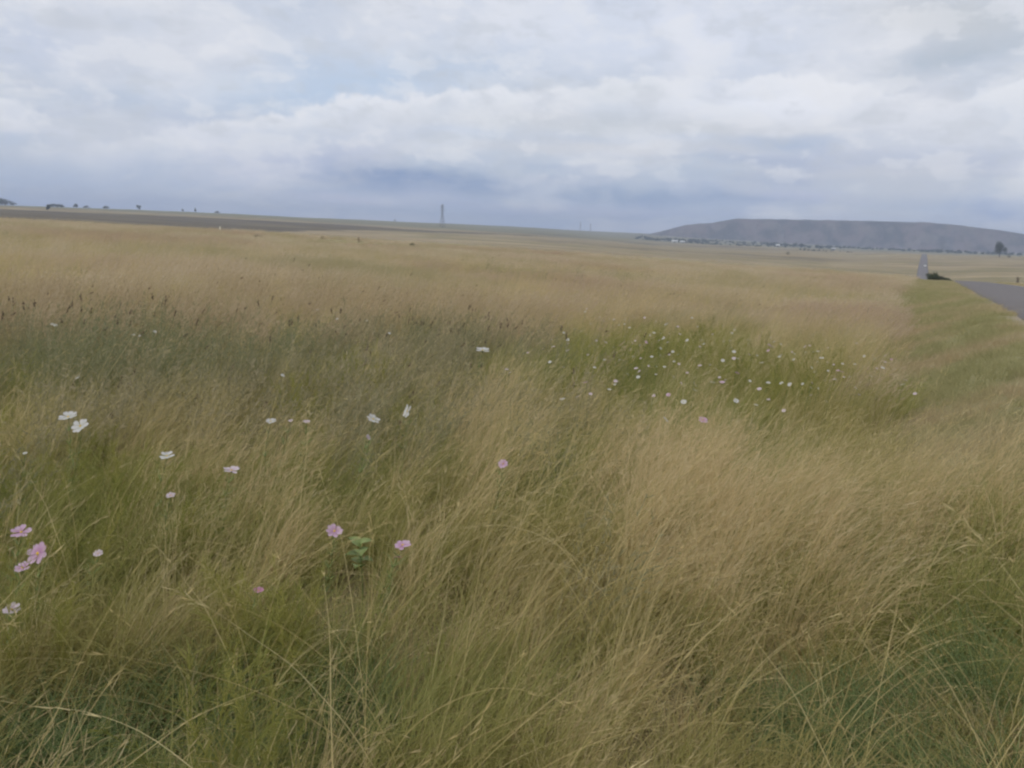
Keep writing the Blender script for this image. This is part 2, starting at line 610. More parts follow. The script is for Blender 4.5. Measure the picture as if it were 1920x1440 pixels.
def ground_material():
    m_, b = new_mat("ground_soil_and_fields")
    pos = wpos(b)
    n_f = b.noise(pos, 3.0, 6, 0.6)['Fac']
    n_m = b.noise(pos, 0.12, 5, 0.55)['Fac']
    near = b.mix(n_f, C(.17, .14, .075), C(.31, .265, .14))
    near = b.mix(b.rng(n_m, 0.4, 0.62), near, C(.25, .24, .10))
    # distant grassland: broad bands of dry and greener grass
    mp = b.node('ShaderNodeMapping')
    mp.inputs['Rotation'].default_value = (0, 0, -0.12)
    mp.inputs['Scale'].default_value = (0.0015, 0.0050, 0.0)
    b.t.links.new(pos, mp.inputs[0])
    f1 = b.noise(mp.outputs[0], 1.0, 5, 0.6)['Fac']
    far = b.ramp(f1, [(0.36, C(.17, .135, .075)), (0.42, C(.36, .28, .165)), (0.46, C(.19, .165, .08)), (0.50, C(.42, .33, .20)),
                      (0.545, C(.21, .16, .095)), (0.60, C(.40, .32, .19)), (0.66, C(.15, .14, .065))])
    mp2 = b.node('ShaderNodeMapping')
    mp2.inputs['Scale'].default_value = (0.005, 0.022, 0.0)
    b.t.links.new(pos, mp2.inputs[0])
    f2 = b.noise(mp2.outputs[0], 1.0, 6, 0.65)['Fac']
    far = b.mix(b.rng(f2, 0.3, 0.7, 0.0, 0.55), far, C(0.173, 0.148, 0.083))
    fg = b.node('ShaderNodeMapping')
    fg.inputs['Scale'].default_value = (0.3, 0.3, 0.3)
    b.t.links.new(pos, fg.inputs[0])
    f3 = b.noise(fg.outputs[0], 1.0, 6, 0.7)['Fac']
    far = b.mix(b.rng(f3, 0.35, 0.7, 0.0, 0.35), far, C(0.144, 0.126, 0.065))
    far = b.mix(attr(b, 'pasture'), far, b.mix(f2, C(0.137, 0.133, 0.076), C(0.202, 0.184, 0.108)))
    far = b.mix(attr(b, 'burn'), far, b.mix(b.rng(f2, .3, .7), C(.058, .046, .034), C(.17, .14, .08)))
    col = b.mix(attr(b, 'farness'), near, far)
    col = b.mix(attr(b, 'verge'), col, b.mix(n_f, C(.18, .17, .08), C(.27, .245, .13)))
    col = b.mix(attr(b, 'shoulder'), col, b.mix(n_f, C(.22, .185, .13), C(.36, .31, .23)))
    finish(b, bsdf(b, col, 0.95, 0.1, bump(b, n_f, 0.6, 0.04)))
    return m_


# ----------------------------------------------------------------------------
# GROUND
# ----------------------------------------------------------------------------
def build_ground():
    th = np.concatenate([np.arange(-180, -46, 2.0), np.arange(-46, 46, 0.2), np.arange(46, 180, 2.0)])
    rr = np.concatenate([[0.25], np.exp(np.linspace(math.log(0.6), math.log(7000), 330))])
    T, R = np.meshgrid(th * D2R, rr, indexing='ij')
    X, Y = R * np.sin(T), R * np.cos(T)
    Z = height(X, Y)
    nth, nr = len(th), len(rr)
    idx = np.arange(nth * nr).reshape(nth, nr)
    nxt = np.roll(idx, -1, axis=0)
    q = np.stack([idx[:, :-1], nxt[:, :-1], nxt[:, 1:], idx[:, 1:]], -1).reshape(-1, 4)[:, ::-1]
    cap = idx[:, 0][None, :]
    V = np.stack([X, Y, Z], -1).reshape(-1, 3)
    Td = np.degrees(T)
    d = road_d(X, Y)
    on = (Y > -39) & (Y < 1050)
    verge = on * smooth01(-d, ROAD_HALF, ROAD_HALF + 0.8) * (1 - smooth01(-d, ROAD_HALF + 1.3 + .06 * np.clip(Y, 0, 40) + .020 * np.clip(Y - 40, 0, 120), ROAD_HALF + 2.3 + .06 * np.clip(Y, 0, 40) + .020 * np.clip(Y - 40, 0, 120))) + on * smooth01(d, ROAD_HALF, ROAD_HALF + .8) * (1 - smooth01(d, ROAD_HALF + 2, ROAD_HALF + 4))
    verge = np.clip(verge, 0, 1) * (1 - smooth01(R, 200, 500))
    nn = fbm(X * 0.7, Y * 0.7)
    shoulder = on * (1 - smooth01(np.abs(d) + (nn - .5) * 0.8, ROAD_HALF + 0.25, ROAD_HALF + 0.75)) * (1 - smooth01(R, 120, 260))
    # ploughed / burnt dark field on the rising land at the back
    lo = np.interp(Td, [-60, -33, -21, -12, -6, 0, 6], [420, 420, 520, 860, 980, 1150, 1400])
    hi = np.interp(Td, [-60, -33, -21, -12, -6, 0, 6], [1080, 1080, 1180, 1220, 1180, 1260, 1410])
    wob = (fbm(X * 0.006, Y * 0.006) - 0.5) * 160 + (fbm(X * 0.03, Y * 0.03) - 0.5) * 170
    burn = smooth01(R + wob * 0.5, lo - 15, lo + 15) * (1 - smooth01(R + wob * 0.5, hi - 25, hi + 25)) * (1 - smooth01(Td, 2, 7))
    burn = burn + 0.8 * np.exp(-((R - 1520 - 60 * np.sin(Td * .5) + wob) / 60) ** 2) * smooth01(Td, -6, 2) * (1 - smooth01(Td, 16, 24)) + 0.7 * np.exp(-((R - 880 + wob) / 45) ** 2) * smooth01(Td, -3, 4) * (1 - smooth01(Td, 20, 26))
    pasture = smooth01(R, 1250, 1500) * (1 - smooth01(Td, 4, 14)) + smooth01(R, 1750, 2000) * smooth01(Td, 4, 14)
    farness = smooth01(R, 90, 220)
    me = mesh_np("ground", V, [q, cap], [ground_material()],
                 dict(verge=verge.ravel(), shoulder=np.clip(shoulder, 0, 1).ravel(), burn=np.clip(burn, 0, 1).ravel(),
                      pasture=np.clip(pasture, 0, 1).ravel(), farness=farness.ravel()), smooth=True)
    o = link(bpy.data.objects.new("ground", me))
    tag(o, "rolling dry grassland running to the horizon", "ground", kind="structure")


build_ground()


def build_road():
    m_, b = new_mat("asphalt")
    pos = wpos(b)
    n = b.noise(pos, 40, 4, 0.6)['Fac']
    n2 = b.noise(pos, 0.5, 4, 0.6)['Fac']
    col = b.mix(n2, C(.125, .115, .116), C(.172, .16, .16))
    col = b.mix(b.rng(n, 0.35, 0.75, 0, 0.5), col, C(.20, .19, .18))
    finish(b, bsdf(b, col, 0.95, 0.08, bump(b, n, 0.3, 0.01)))
    ys = np.concatenate([np.arange(-38, 300, 1.0), np.arange(300, 1385, 3.0)])
    cx, cz = road_x(ys), road_z(ys)
    dx = np.gradient(cx, ys)
    nx, ny = 1 / np.sqrt(1 + dx * dx), -dx / np.sqrt(1 + dx * dx)
    offs = np.array([-3.6, -3.5, -1.75, 0, 1.75, 3.5, 3.6])
    drop = np.array([-0.14, 0, 0.04, 0.07, 0.04, 0, -0.14])
    wig = (fbm(ys * 0.6, ys * 0 + 3.3) - 0.5) * 0.25
    V = []
    for o_, dr in zip(offs, drop):
        w = wig * (abs(o_) > 3)
        V.append(np.stack([cx + nx * (o_ + w), ys + ny * (o_ + w), cz + dr + 0.01], -1))
    V = np.stack(V, 1)
    n_, k = V.shape[:2]
    idx = np.arange(n_ * k).reshape(n_, k)
    q = np.stack([idx[:-1, :-1], idx[:-1, 1:], idx[1:, 1:], idx[1:, :-1]], -1).reshape(-1, 4)
    o = link(bpy.data.objects.new("road", mesh_np("road", V.reshape(-1, 3), q, [m_], smooth=True)))
    tag(o, "grey tarred country road dipping away over the rise", "road", kind="structure")


build_road()


def build_hill():
    m_, b = new_mat("mine_dump_slope")
    pos = wpos(b)
    n = b.noise(pos, 0.012, 6, 0.62)['Fac']
    mp = b.node('ShaderNodeMapping')
    mp.inputs['Scale'].default_value = (0.02, 0.02, 0.006)
    b.t.links.new(pos, mp.inputs[0])
    g = b.noise(mp.outputs[0], 1.0, 6, 0.6)['Fac']
    col = b.mix(b.rng(n, 0.43, 0.57), C(.046, .048, .048), C(.122, .099, .094))
    col = b.mix(b.rng(g, 0.48, 0.62, 0, 0.75), col, C(.14, .125, .105))
    sc = b.noise(pos, 0.05, 5, 0.7)['Fac']
    col = b.mix(b.rng(sc, 0.52, 0.62, 0, 0.7), col, C(.05, .055, .04))
    finish(b, bsdf(b, col, 0.95, 0.05))
    # silhouette given as (photo column, height above eye level in metres at this range)
    R0 = 3500.0
    prof = [(1150, -26), (1190, -16), (1215, -2), (1237, 9), (1260, 25), (1285, 41), (1310, 48), (1335, 54), (1355, 64), (1378, 76), (1500, 78), (1640, 80), (1740, 80),
            (1790, 74), (1850, 62), (1920, 46), (2000, 30), (2100, 12), (2200, -6), (2300, -26)]
    az = np.array([az_el(p, 440)[0] for p, _ in prof])
    hh = np.array([h_ for _, h_ in prof]) + EYE
    ths = np.linspace(az[0], az[-1], 260)
    top = np.interp(ths, az, hh)
    base = -30.0
    vs_ = np.linspace(-1, 1, 61)
    T, Vv = np.meshgrid(ths, vs_, indexing='ij')
    TOP = np.repeat(top[:, None], len(vs_), 1)
    span = np.maximum(TOP - base, 0.5)
    a = np.abs(Vv)
    shp = 1 - smooth01(a, 0.52, 1.0) ** 0.85
    shp = shp * (1 - 0.05 * smooth01(a, 0.0, 0.52))
    Rm = R0 + Vv * 330
    X, Y = Rm * np.sin(T * D2R), Rm * np.cos(T * D2R)
    gul = (fbm(T * 3.2, Vv * 1.6 + 8) - 0.5) * 14 * np.clip(1 - np.abs(shp - 0.5) * 2, 0, 1) + (fbm(X * 0.02, Y * 0.02) - .5) * 5 + (fbm(X * .06, Y * .06) - .5) * 5 * smooth01(-T, -17, -13)
    Z = base + span * shp + gul * np.minimum(span / 60, 1)
    nth, nv = Z.shape
    idx = np.arange(nth * nv).reshape(nth, nv)
    q = np.stack([idx[:-1, :-1], idx[:-1, 1:], idx[1:, 1:], idx[1:, :-1]], -1).reshape(-1, 4)[:, ::-1]
    o = link(bpy.data.objects.new("hill", mesh_np("hill", np.stack([X, Y, Z], -1).reshape(-1, 3), q, [m_], smooth=True)))
    tag(o, "long flat topped blue grey hill on the horizon", "hill", kind="structure")


build_hill()


# ----------------------------------------------------------------------------
# GRASS: every blade and stem is a tapering hair strand
# ----------------------------------------------------------------------------
scene.cycles_curves.shape = 'RIBBONS'
scene.cycles_curves.subdivisions = 1


def blades(rs, n, base_r, length, width, lean0, lean1, wind=0.7, segs=5, wind_az=90.0, power=1.4, spread=1.0, wob=0.05):
    """n thin tapering blades; azimuths gather round the wind. returns spine, radius, h, rnd"""
    n = max(int(n), 2)
    a = rs.rand(n) * 2 * np.pi
    rr = base_r * np.sqrt(rs.rand(n))
    bx, by = rr * np.cos(a), rr * np.sin(a)
    L = length[0] + (length[1] - length[0]) * rs.rand(n)
    W = (width[0] + (width[1] - width[0]) * rs.rand(n)) * 0.40
    waz = (90 - wind_az) * D2R
    raz = rs.rand(n) * 2 * np.pi
    vx = wind * math.cos(waz) + (1 - wind) * np.cos(raz) * spread
    vy = wind * math.sin(waz) + (1 - wind) * np.sin(raz) * spread
    az = np.arctan2(vy, vx)
    a0 = (lean0[0] + (lean0[1] - lean0[0]) * rs.rand(n)) * D2R
    a1 = (lean1[0] + (lean1[1] - lean1[0]) * rs.rand(n)) * D2R
    drift = (rs.rand(n) - 0.5) * 0.9
    s = np.linspace(0, 1, segs + 1)
    P = np.zeros((n, segs + 1, 3))
    P[:, 0, 0], P[:, 0, 1], P[:, 0, 2] = bx, by, -0.02
    for k in range(segs):
        sm = (s[k] + s[k + 1]) * 0.5
        ang = a0 + a1 * sm ** power + (rs.rand(n) - .5) * wob * 2
        azk = az + drift * sm + (rs.rand(n) - .5) * wob * 4
        st = L / segs
        P[:, k + 1, 0] = P[:, k, 0] + st * np.sin(ang) * np.cos(azk)
        P[:, k + 1, 1] = P[:, k, 1] + st * np.sin(ang) * np.sin(azk)
        P[:, k + 1, 2] = np.maximum(P[:, k, 2] + st * np.cos(ang), 0.01)
    prof = np.clip(1.0 - s ** 1.8, 0.15, 1) * np.clip(0.7 + s * 2.0, 0, 1)
    H = np.repeat(s[None], n, 0)
    return P, W[:, None] * prof[None, :], H, rs.rand(n)


def tufts(rs, B, per, length, width, start=0.72, wild=1.1, seed_head=False):
    """small spikelets along the top of stems"""
    P = B[0]
    n, k, _ = P.shape
    t = start + (1 - start) * rs.rand(n, per)
    f = t * (k - 1)
    i = np.clip(f.astype(int), 0, k - 2)
    fr = (f - i)[..., None]
    ar = np.arange(n)[:, None]
    base = P[ar, i] * (1 - fr) + P[ar, i + 1] * fr
    d = P[ar, i + 1] - P[ar, i]
    d = d / (np.linalg.norm(d, axis=-1, keepdims=True) + 1e-6)
    d = d + (rs.rand(n, per, 3) - 0.5) * wild
    d = d / (np.linalg.norm(d, axis=-1, keepdims=True) + 1e-6)
    L = (length[0] + (length[1] - length[0]) * rs.rand(n, per))[..., None]
    S_ = np.stack([base, base + d * L * .5, base + d * L], 2).reshape(-1, 3, 3)
    m_ = n * per
    Wd = np.repeat(np.array([[.45, 1.0, .2]]) * width * .4, m_, 0)
    R = np.repeat(B[3], per) if not seed_head else 2.0 + rs.rand(m_)
    return S_, Wd, np.full((m_, 3), 0.95), R


# each builder gives a list of strand batches; lod 0 near, 1 middle, 2 far
def b_straw(rs, k, lod):
    w = [0.72, 0.6, 0.45, 0.78, 0.55, 0.66][k % 6]
    f, g = [(1, 1), (.75, 1.2), (.45, 1.8)][lod]
    st = blades(rs, 34 * f, 0.10, (0.62, 1.02), (0.0014 * g, 0.0027 * g), (0, 20), (12, 84), w, [8, 6, 5][lod], 92)
    lf = blades(rs, 44 * f, 0.12, (0.30, 0.70), (0.0018 * g, 0.0044 * g), (3, 32), (15, 100), w * 0.7, [5, 4, 3][lod], 92)
    return [st, lf, tufts(rs, st, [2, 2, 1][lod], (0.03, 0.07), 0.0022 * g, 0.72, .6)]


def b_green(rs, k, lod):
    f, g = [(1, 1), (.7, 1.3), (.4, 2.0)][lod]
    return [blades(rs, 70 * f, 0.13, (0.22, 0.58), (0.0020 * g, 0.0046 * g), (4, 26), (15, 85), 0.5, [5, 4, 3][lod], 92)]


def b_weed(rs, k, lod):
    f, g = [(1, 1), (.8, 1.2), (.5, 1.8)][lod]
    st = blades(rs, 24 * f, 0.14, (0.45, 0.80), (0.0018 * g, 0.0030 * g), (2, 18), (5, 45), 0.55, 5, 95)
    lf = blades(rs, 50 * f, 0.16, (0.2, 0.55), (0.0025 * g, 0.005 * g), (5, 35), (15, 80), 0.35, 4, 95)
    tf = tufts(rs, st, [12, 9, 4][lod], (0.015, 0.05), 0.005 * g, 0.45, 1.8)
    out = [st, lf, tf]
    if k % 8 == 0:
        out.append(tufts(rs, tuple(q[:2] for q in st), 16, (0.008, 0.02), 0.008, 0.93, 2.0, True))
    return out


def b_brown(rs, k, lod):
    f, g = [(1, 1), (.8, 1.2), (.5, 1.8)][lod]
    st = blades(rs, 34 * f, 0.16, (0.55, 0.92), (0.0018 * g, 0.0028 * g), (2, 20), (10, 58), 0.65, 5, 92)
    lf = blades(rs, 34 * f, 0.16, (0.25, 0.6), (0.0022 * g, 0.0042 * g), (5, 30), (20, 80), 0.5, 4, 92)
    out = [st, lf, tufts(rs, st, [12, 8, 4][lod], (0.02, 0.06), 0.0045 * g, 0.62)]
    if k % 8 == 0:
        out.append(tufts(rs, tuple(q[:1] for q in st), 18, (0.010, 0.022), 0.009, 0.93, 2.0, True))
    return out


def b_litter(rs, k, lod):
    a = blades(rs, 14, 0.22, (0.25, 0.65), (0.0015, 0.0034), (40, 80), (-10, 45), 0.25, 4, 92, 1.0, wob=.12)
    c = blades(rs, 10, 0.22, (0.35, 0.8), (0.0014, 0.0028), (10, 55), (20, 110), 0.3, 6, 92, wob=.1)
    return [a, c]


def b_verge(rs, k, lod):
    f, g = [(1, 1), (.75, 1.3), (.5, 1.8)][lod]
    return [blades(rs, 110 * f, 0.24, (0.06, 0.19), (0.0020 * g, 0.0042 * g), (5, 45), (10, 70), 0.3, 3, 92)]


def b_lush(rs, k, lod):
    return [blades(rs, 90, 0.13, (0.14, 0.36), (0.0026, 0.0060), (5, 35), (20, 100), 0.3, 5, 92)]


def b_feather(rs, k, lod):
    f, g = [(1, 1), (.8, 1.2), (.5, 1.6)][lod]
    st = blades(rs, 10, 0.12, (0.40, 0.70), (0.0025, 0.004), (2, 22), (0, 30), 0.4, 5, 92)
    return [st, tufts(rs, st, int(85 * f), (0.03, 0.09), 0.0022 * g, 0.12, 1.7)]


def b_stalk(rs, k, lod):
    w = [0.75, 0.6, 0.8, 0.25][k % 4]
    st = blades(rs, 6, 0.10, (0.75, 1.30), (0.0017, 0.0030), (0, 32), (18, 92), w, 9, 92, 1.2, wob=.04)
    return [st] + ([tufts(rs, st, 4, (0.015, 0.035), 0.0018, 0.84, .6)] if lod == 0 else [])


def b_far(rs, k, lod):
    f, g = [(1, 1), (.55, 1.7), (.30, 2.8)][lod]
    st = blades(rs, 80 * f, 0.55, (0.45, 0.90), (0.0035 * g, 0.007 * g), (3, 22), (15, 80), 0.7, [4, 3, 3][lod], 92)
    return [st] if lod == 2 else [st, tufts(rs, st, [3, 1][lod], (0.04, 0.09), 0.009 * g, 0.68)]


BUILD = dict(stalk=b_stalk, straw=b_straw, green=b_green, weed=b_weed, brown=b_brown, litter=b_litter, verge=b_verge, lush=b_lush, feather=b_feather, far=b_far)
MATS = dict(stalk=MAT_STALK, straw=MAT_STRAW, green=MAT_GREEN, weed=MAT_DARK, brown=MAT_BROWN, litter=MAT_LITTER, verge=MAT_VERGE, lush=MAT_LUSH, feather=MAT_FEATHER, far=MAT_FARSTRAW)
N_VAR = 12


def strand_object(name, key, x, y, scl, rot_spread, label, seed=1):
    """grow clumps of strands of one plant at the given places, all as one object"""
    rs = np.random.RandomState(seed)
    n = len(x)
    z = height(x, y)
    r = np.hypot(x, y)
    lods = np.where(r < 6.5, 0, np.where(r < 17, 1, 2))
    if key == 'far':
        lods = np.where(r < 30, 0, np.where(r < 75, 1, 2))
    if key == 'verge':
        lods = np.where(r < 5, 0, np.where(r < 20, 1, 2))
    var = rs.randint(0, N_VAR, n)
    gust = (fbm(x * 0.35 + 50, y * 0.35) - 0.5) * 1.5
    rz = gust + (rs.rand(n) - .5) * 2 * rot_spread
    j = scl * (0.8 + 0.4 * rs.rand(n))
    jz = j * (0.85 + 0.3 * rs.rand(n))
    tx, ty = (rs.rand(n) - .5) * .2, (rs.rand(n) - .5) * .2
    crnd = rs.rand(n)
    POS, RAD, HH, RND, SIZ = [], [], [], [], []
    for lod in range(3):
        for v in range(N_VAR):
            sel = np.nonzero((lods == lod) & (var == v))[0]
            if len(sel) == 0:
                continue
            batches = BUILD[key](np.random.RandomState(seed * 1000 + lod * 100 + v), v, lod)
            c, s_ = np.cos(rz[sel])[:, None, None], np.sin(rz[sel])[:, None, None]
            for P, W, H, R in batches:
                px = P[None, ..., 0] + P[None, ..., 2] * tx[sel][:, None, None]
                py = P[None, ..., 1] + P[None, ..., 2] * ty[sel][:, None, None]
                X = (px * c - py * s_) * j[sel][:, None, None] + x[sel][:, None, None]
                Y = (px * s_ + py * c) * j[sel][:, None, None] + y[sel][:, None, None]
                Z = P[None, ..., 2] * jz[sel][:, None, None] + z[sel][:, None, None]
                POS.append(np.stack([X, Y, Z], -1).reshape(-1, 3).astype(np.float32))
                m_ = len(sel)
                RAD.append(np.broadcast_to(W[None], (m_,) + W.shape).reshape(-1).astype(np.float32))
                HH.append(np.broadcast_to(H[None], (m_,) + H.shape).reshape(-1).astype(np.float32))
                rv = np.where(R[None] > 1.5, R[None], R[None] * .7 + crnd[sel][:, None] * .3)
                RND.append(rv.reshape(-1).astype(np.float32))
                SIZ.append(np.full(m_ * P.shape[0], P.shape[1], dtype=np.int32))
    SIZ = np.concatenate(SIZ)
    cu = bpy.data.hair_curves.new(name)
    cu.add_curves(SIZ.tolist())
    cu.attributes['position'].data.foreach_set('vector', np.concatenate(POS).ravel())
    ra = cu.attributes.get('radius') or cu.attributes.new('radius', 'FLOAT', 'POINT')
    ra.data.foreach_set('value', np.concatenate(RAD))
    cu.attributes.new('h', 'FLOAT', 'POINT').data.foreach_set('value', np.concatenate(HH))
    cu.attributes.new('rnd', 'FLOAT', 'CURVE').data.foreach_set('value', np.concatenate(RND))
    cu.set_types(type='POLY') if hasattr(cu, 'set_types') else None
    cu.materials.append(MATS[key])
    o = link(bpy.data.objects.new(name, cu))
    tag(o, label, "grass", kind="stuff")
    print("strands", name, n, len(SIZ), int(SIZ.sum()))
    return o


def candidates(rs, r0, r1, dens, half=44.0, back=False):
    n = int(dens * 0.5 * (r1 * r1 - r0 * r0) * 2 * half * D2R)
    r = np.sqrt(r0 * r0 + rs.rand(n) * (r1 * r1 - r0 * r0))
    t = (rs.rand(n) * 2 - 1) * half * D2R
    return r * np.sin(t), r * np.cos(t)


def zone(px, py, wpx, hpx, h=0.45):
    """an oval patch on the ground; given by where its plants' tops are seen"""
    c = hit(px, py, h)
    r = math.hypot(c.x, c.y)
    near, far = hit(px, py + hpx, h), hit(px, max(py - hpx, 470), h)
    rad = max((math.hypot(far.x, far.y) - math.hypot(near.x, near.y)) * 0.5, 0.15)
    tan = wpx / F_PX * r
    return (c.x, c.y, math.atan2(c.x, c.y), tan, rad)


def zw(z, x, y):
    cx, cy_, t, tan, rad = z
    dx, dy = x - cx, y - cy_
    u = (dx * math.cos(t) - dy * math.sin(t)) / tan
    v = (dx * math.sin(t) + dy * math.cos(t)) / rad
    return np.exp(-(u * u + v * v))


def zsum(zs, x, y):
    s = np.zeros_like(x)
    for z, a in zs:
        s = np.maximum(s, a * zw(z, x, y))
    return np.clip(s, 0, 1)


Z_WEED = [(zone(300, 660, 420, 75), 1.0), (zone(760, 640, 260, 55), 1.0), (zone(60, 620, 200, 50), .9), (zone(620, 720, 220, 60), .9), (zone(180, 740, 160, 50), .7)]
Z_BROWN = [(zone(250, 570, 420, 36), 1.0), (zone(620, 560, 320, 34), 1.0), (zone(900, 600, 160, 30), .7), (zone(1480, 526, 220, 10), 1.0), (zone(1250, 560, 200, 18), .5),
           (zone(1600, 720, 90, 40), .5), (zone(1650, 810, 120, 40), .5)]
Z_FLOWER = [(zone(1180, 650, 190, 50, .55), 1.0), (zone(1440, 690, 250, 55, .55), 1.0), (zone(1300, 640, 150, 36, .55), 1.0)]
Z_FEATHER = [(zone(90, 880, 120, 110, .5), 1.0), (zone(1290, 640, 110, 30, .5), .5), (zone(1450, 690, 190, 45, .5), .42), (zone(1150, 680, 130, 45, .5), .35), (zone(455, 845, 45, 40, .5), .6), (zone(700, 900, 60, 60, .5), .5), (zone(520, 1170, 60, 50, .3), 1.0),
             (zone(620, 700, 110, 40, .5), .5), (zone(60, 1010, 80, 60, .4), .7), (zone(450, 1400, 90, 50, .25), .7)]
Z_GREEN = [(zone(90, 880, 170, 150), 1.0), (zone(70, 700, 90, 60), .9), (zone(600, 700, 200, 60), .7), (zone(1420, 700, 260, 60), .6), (zone(1280, 640, 130, 40), .5),
           (zone(1780, 1060, 190, 130), 1.0), (zone(700, 880, 120, 100), .7), (zone(340, 492, 90, 9), .8), (zone(1680, 570, 60, 18), 1.0), (zone(420, 850, 200, 80), .6),
           (zone(1060, 980, 120, 80), .6), (zone(560, 1120, 180, 120), .5), (zone(1150, 750, 160, 60), .6), (zone(1900, 960, 90, 140), .8), (zone(300, 1000, 240, 120), .55)]
Z_LUSH = [(zone(1640, 1390, 260, 90, .15), 1.0), (zone(1740, 1310, 110, 60, .15), .9), (zone(120, 1380, 320, 90, .15), 1.0), (zone(430, 1430, 150, 60, .15), .9), (zone(1900, 1180, 60, 90, .2), .8),
          (zone(640, 1290, 140, 80, .15), .5)]
Z_SHORT = [(zone(1650, 1390, 400, 150, .1), 1.0), (zone(1880, 1290, 160, 150, .1), 1.0), (zone(250, 1380, 560, 120, .2), .85), (zone(1150, 1420, 200, 80, .2), .5)]
Z_BIGSTRAW = [(zone(1420, 930, 330, 130, .6), 1.0), (zone(1150, 1100, 220, 140, .6), .9), (zone(1760, 800, 160, 80, .6), .9), (zone(860, 860, 120, 80, .6), .7)]


def verge_w(y):
    return 0.75 + 1.0 * smooth01(y, 2.5, 6.5) + 0.060 * np.clip(y, 0, 40) + 0.020 * np.clip(y - 40, 0, 120)


def field_mask(x, y):
    """1 on the field side of the verge, 0 on the mown verge and road"""
    d = road_d(x, y)
    e = (fbm(x * 0.5, y * 0.5 + 31) - 0.5) * 1.6
    w = verge_w(y)
    return smooth01(-(d + e * np.minimum(w * .3, 1)), ROAD_HALF + w - .3, ROAD_HALF + w + .5)


def keep(rs, p):
    return rs.rand(len(p)) < p


CLEAR = []
for _px, _py, _h in ((675, 1018, .40),):
    for _k in range(4):
        CLEAR.append(hit(_px, _py + 26 * _k, _h - .05 * _k))


